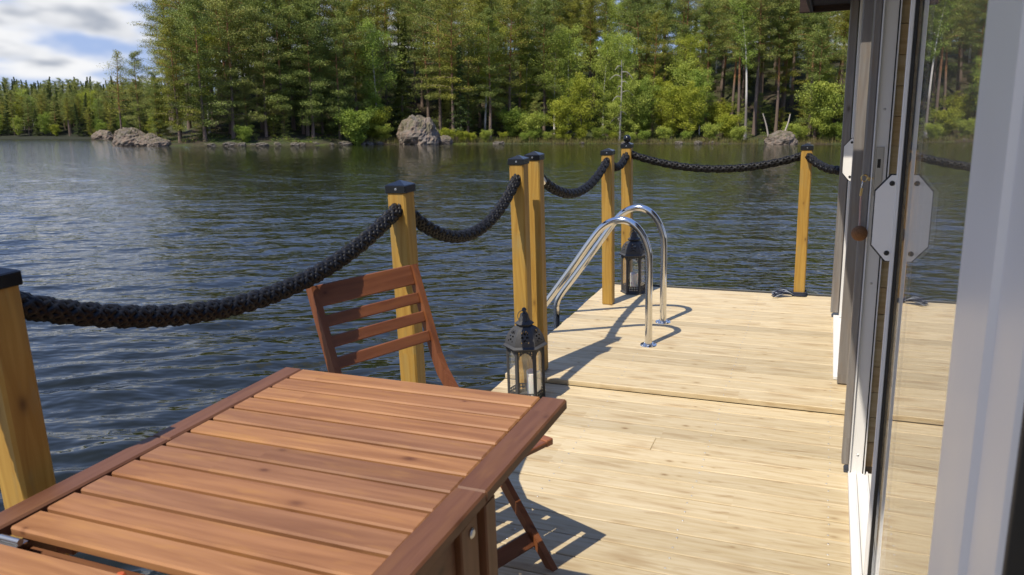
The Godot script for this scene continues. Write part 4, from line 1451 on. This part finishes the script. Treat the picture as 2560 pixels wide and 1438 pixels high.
func sliding_door(at: Vector3, length: float, label: String, base: float) -> void:
	# at: the leading edge on the glass plane; the leaf runs back towards +z
	var o := thing("sliding_door", label, "door", aboard(at), "sliding glass doors")
	var h0 := base
	var h1 := 1.90
	var hm := (h0 + h1) * 0.5
	var hh := h1 - h0
	var wh: Material = M.white_aluminium
	part("edge_profile", box(Vector3(0.0095, hh, 0.010), 0.0015), wh, o, Transform3D(Basis(), Vector3(-0.0132, hm, 0.004)))
	part("gasket", box(Vector3(0.0082, hh, 0.0092), 0.001), M.rubber, o, Transform3D(Basis(), Vector3(-0.0042, hm, 0.0046)))
	part("pane", box(Vector3(0.006, hh - 0.02, length), 0.0006), M.door_glass, o, Transform3D(Basis(), Vector3(0.0032, hm, length * 0.5)))
	part("inner_pane", box(Vector3(0.004, hh - 0.02, length), 0.0006), M.door_glass, o, Transform3D(Basis(), Vector3(0.020, hm, length * 0.5)))
	part("spacer", box(Vector3(0.010, hh - 0.02, 0.012), 0.001), M.rubber, o, Transform3D(Basis(), Vector3(0.0115, hm, 0.006)))
	part("bottom_rail", box(Vector3(0.028, 0.035, length), 0.003), wh, o, Transform3D(Basis(), Vector3(0.012, h0 + 0.0175 - 0.03, length * 0.5)))
	if length > 0.5:
		part("stile", box(Vector3(0.034, hh, 0.207), 0.009), wh, o, Transform3D(Basis(), Vector3(0.003, hm, length + 0.1045)))
		part("glazing_bead", box(Vector3(0.010, hh, 0.016), 0.004), wh, o, Transform3D(Basis(), Vector3(-0.006, hm, length + 0.006)))
	# the octagonal handle fin stands out from the edge
	var hd := MB.new()
	var mid := 1.135 if length > 0.5 else 1.085
	var a := -0.0178
	var b := -0.060
	var up := 0.102
	var outline := [Vector2(a, -up), Vector2(a - 0.010, -up), Vector2(b, -up + 0.038), Vector2(b, up - 0.038), Vector2(a - 0.010, up), Vector2(a, up)]
	for k in 2:
		var mb := MB.new()
		var zz := 0.004 if k == 0 else 0.0005
		var ids := []
		var grow_ := 0.0 if k == 0 else 0.0025
		for z in [zz, zz + (0.003 if k == 0 else 0.003)]:
			for p in outline:
				ids.append(mb.vert(Vector3(p.x - (grow_ if p.x < a - 0.001 else 0.0), mid + p.y + signf(p.y) * grow_, z)))
		mb.face(ids.slice(0, 6), Vector3.FORWARD)
		mb.face(ids.slice(6, 12), Vector3.BACK)
		for j in 6:
			var j2 := (j + 1) % 6
			var e: Vector2 = outline[j2] - outline[j]
			mb.face([ids[j], ids[j2], ids[6 + j2], ids[6 + j]], Vector3(-e.y, e.x, 0) * -1.0)
		var hdl := part("handle" if k == 0 else "handle_backing", mb.mesh(), M.white_handle if k == 0 else M.rubber, o)
		if k == 0:
			for y in [-0.083, 0.083]:
				part("bolt", lathe(PackedVector2Array([Vector2(0, 0.004), Vector2(0.004, 0.0035), Vector2(0.0062, 0.0)]), 16), M.rubber, hdl, Transform3D(Basis(Vector3.RIGHT, PI / 2), Vector3(-0.026, mid + y, 0.007)))


func make_key_float() -> void:
	var o := thing("key_float", "cork ball key float hanging from the key in the door lock", "key ring", aboard(Vector3(0.119, 0, -2.955)))
	var key := MB.new()
	add_box(key, Transform3D(Basis(), Vector3(0.014, 1.130, 0.006)), Vector3(0.022, 0.007, 0.002), 0.0005)
	add_box(key, Transform3D(Basis(), Vector3(0.012, 1.124, 0.006)), Vector3(0.006, 0.006, 0.002), 0.0005)
	var bow := PackedVector3Array()
	for k in 17:
		var a := TAU * k / 16.0
		bow.append(Vector3(cos(a) * 0.010 - 0.003, 1.131 + sin(a) * 0.011, 0.006))
	var rr := PackedFloat32Array()
	rr.resize(17)
	rr.fill(0.0028)
	add_tube(key, bow, rr, 6)
	part("key", key.mesh(), M.brass, o)
	var ring := PackedVector3Array()
	for k in 17:
		var a := TAU * k / 16.0
		ring.append(Vector3(-0.009 + sin(a) * 0.002, 1.110 + sin(a) * 0.015, 0.006 + cos(a) * 0.010))
	part("ring", tube(ring, 0.0014, 6), M.steel, o)
	part("clip", box(Vector3(0.008, 0.028, 0.006), 0.0015), M.brass, o, Transform3D(Basis(Vector3.BACK, -0.12), Vector3(-0.010, 1.083, 0.006)))
	part("cord", tube(PackedVector3Array([Vector3(-0.010, 1.072, 0.006), Vector3(-0.010, 1.04, 0.007), Vector3(-0.009, 1.00, 0.012), Vector3(-0.008, 0.965, 0.022)]), 0.0028, 8), M.cord, o)
	var sp := SphereMesh.new()
	sp.radius = 0.0265
	sp.height = 0.053
	part("cork_ball", sp, M.cork, o, Transform3D(Basis(), Vector3(-0.007, 0.943, 0.030)))


# ---------------------------------------------------------------- everything
func _ready() -> void:
	rng.seed = 31
	BOAT.origin = Vector3(0, 1.9, 0) - BOAT.basis * EYE
	var cam := Camera3D.new()
	cam.name = "camera"
	add_child(cam)
	cam.position = Vector3(0, 1.9, 0)
	cam.rotation_degrees = Vector3(-11.141, 0, 0)
	cam.fov = 40.29
	cam.near = 0.05
	var lens := CameraAttributesPhysical.new()
	lens.frustum_focal_length = 32.72
	lens.frustum_focus_distance = 3.7
	lens.frustum_near = 0.05
	lens.frustum_far = 2000.0
	lens.exposure_aperture = 10.0
	cam.attributes = lens
	cam.far = 2000.0
	var we := WorldEnvironment.new()
	we.name = "daylight"
	var env := Environment.new()
	env.background_mode = Environment.BG_SKY
	env.sky = make_sky()
	env.background_energy_multiplier = 0.82
	env.tonemap_mode = Environment.TONE_MAPPER_LINEAR
	env.tonemap_exposure = 1.3
	env.sdfgi_enabled = true
	env.ssao_enabled = true
	env.ssil_enabled = true
	we.environment = env
	add_child(we)
	var sun := DirectionalLight3D.new()
	sun.name = "sun"
	add_child(sun)
	var to_sun := BOAT.basis * Vector3(-0.180, 0.857, 0.4826)
	sun.look_at_from_position(to_sun * 50.0, Vector3.ZERO)
	sun.light_energy = 1.4
	sun.light_color = Color(1.0, 0.955, 0.88)
	sun.light_angular_distance = 0.53
	sun.shadow_enabled = true

	materials()
	make_water()
	make_terrain()
	make_decks()
	make_cabin()
	make_rocks()
	make_forest()
	make_railing()
	make_ladder()
	make_table()
	make_chair()
	make_lantern(Vector3(-1.305, 0.0, -3.345), deg_to_rad(21.0), 0.93, "large dark candle lantern before the paired posts")
	make_lantern(Vector3(-1.262, UP, -5.440), deg_to_rad(10.0), 0.93, "dark candle lantern behind the ladder below the ball topped post")
	make_candle(Vector3(-1.268, 0.016, -3.352), 0.034, 0.132, "white pillar candle standing in the lantern before the paired posts")
	make_candle(Vector3(-1.258, UP + 0.015, -5.440), 0.030, 0.125, "cream pillar candle inside the lantern behind the ladder")
	make_key_float()
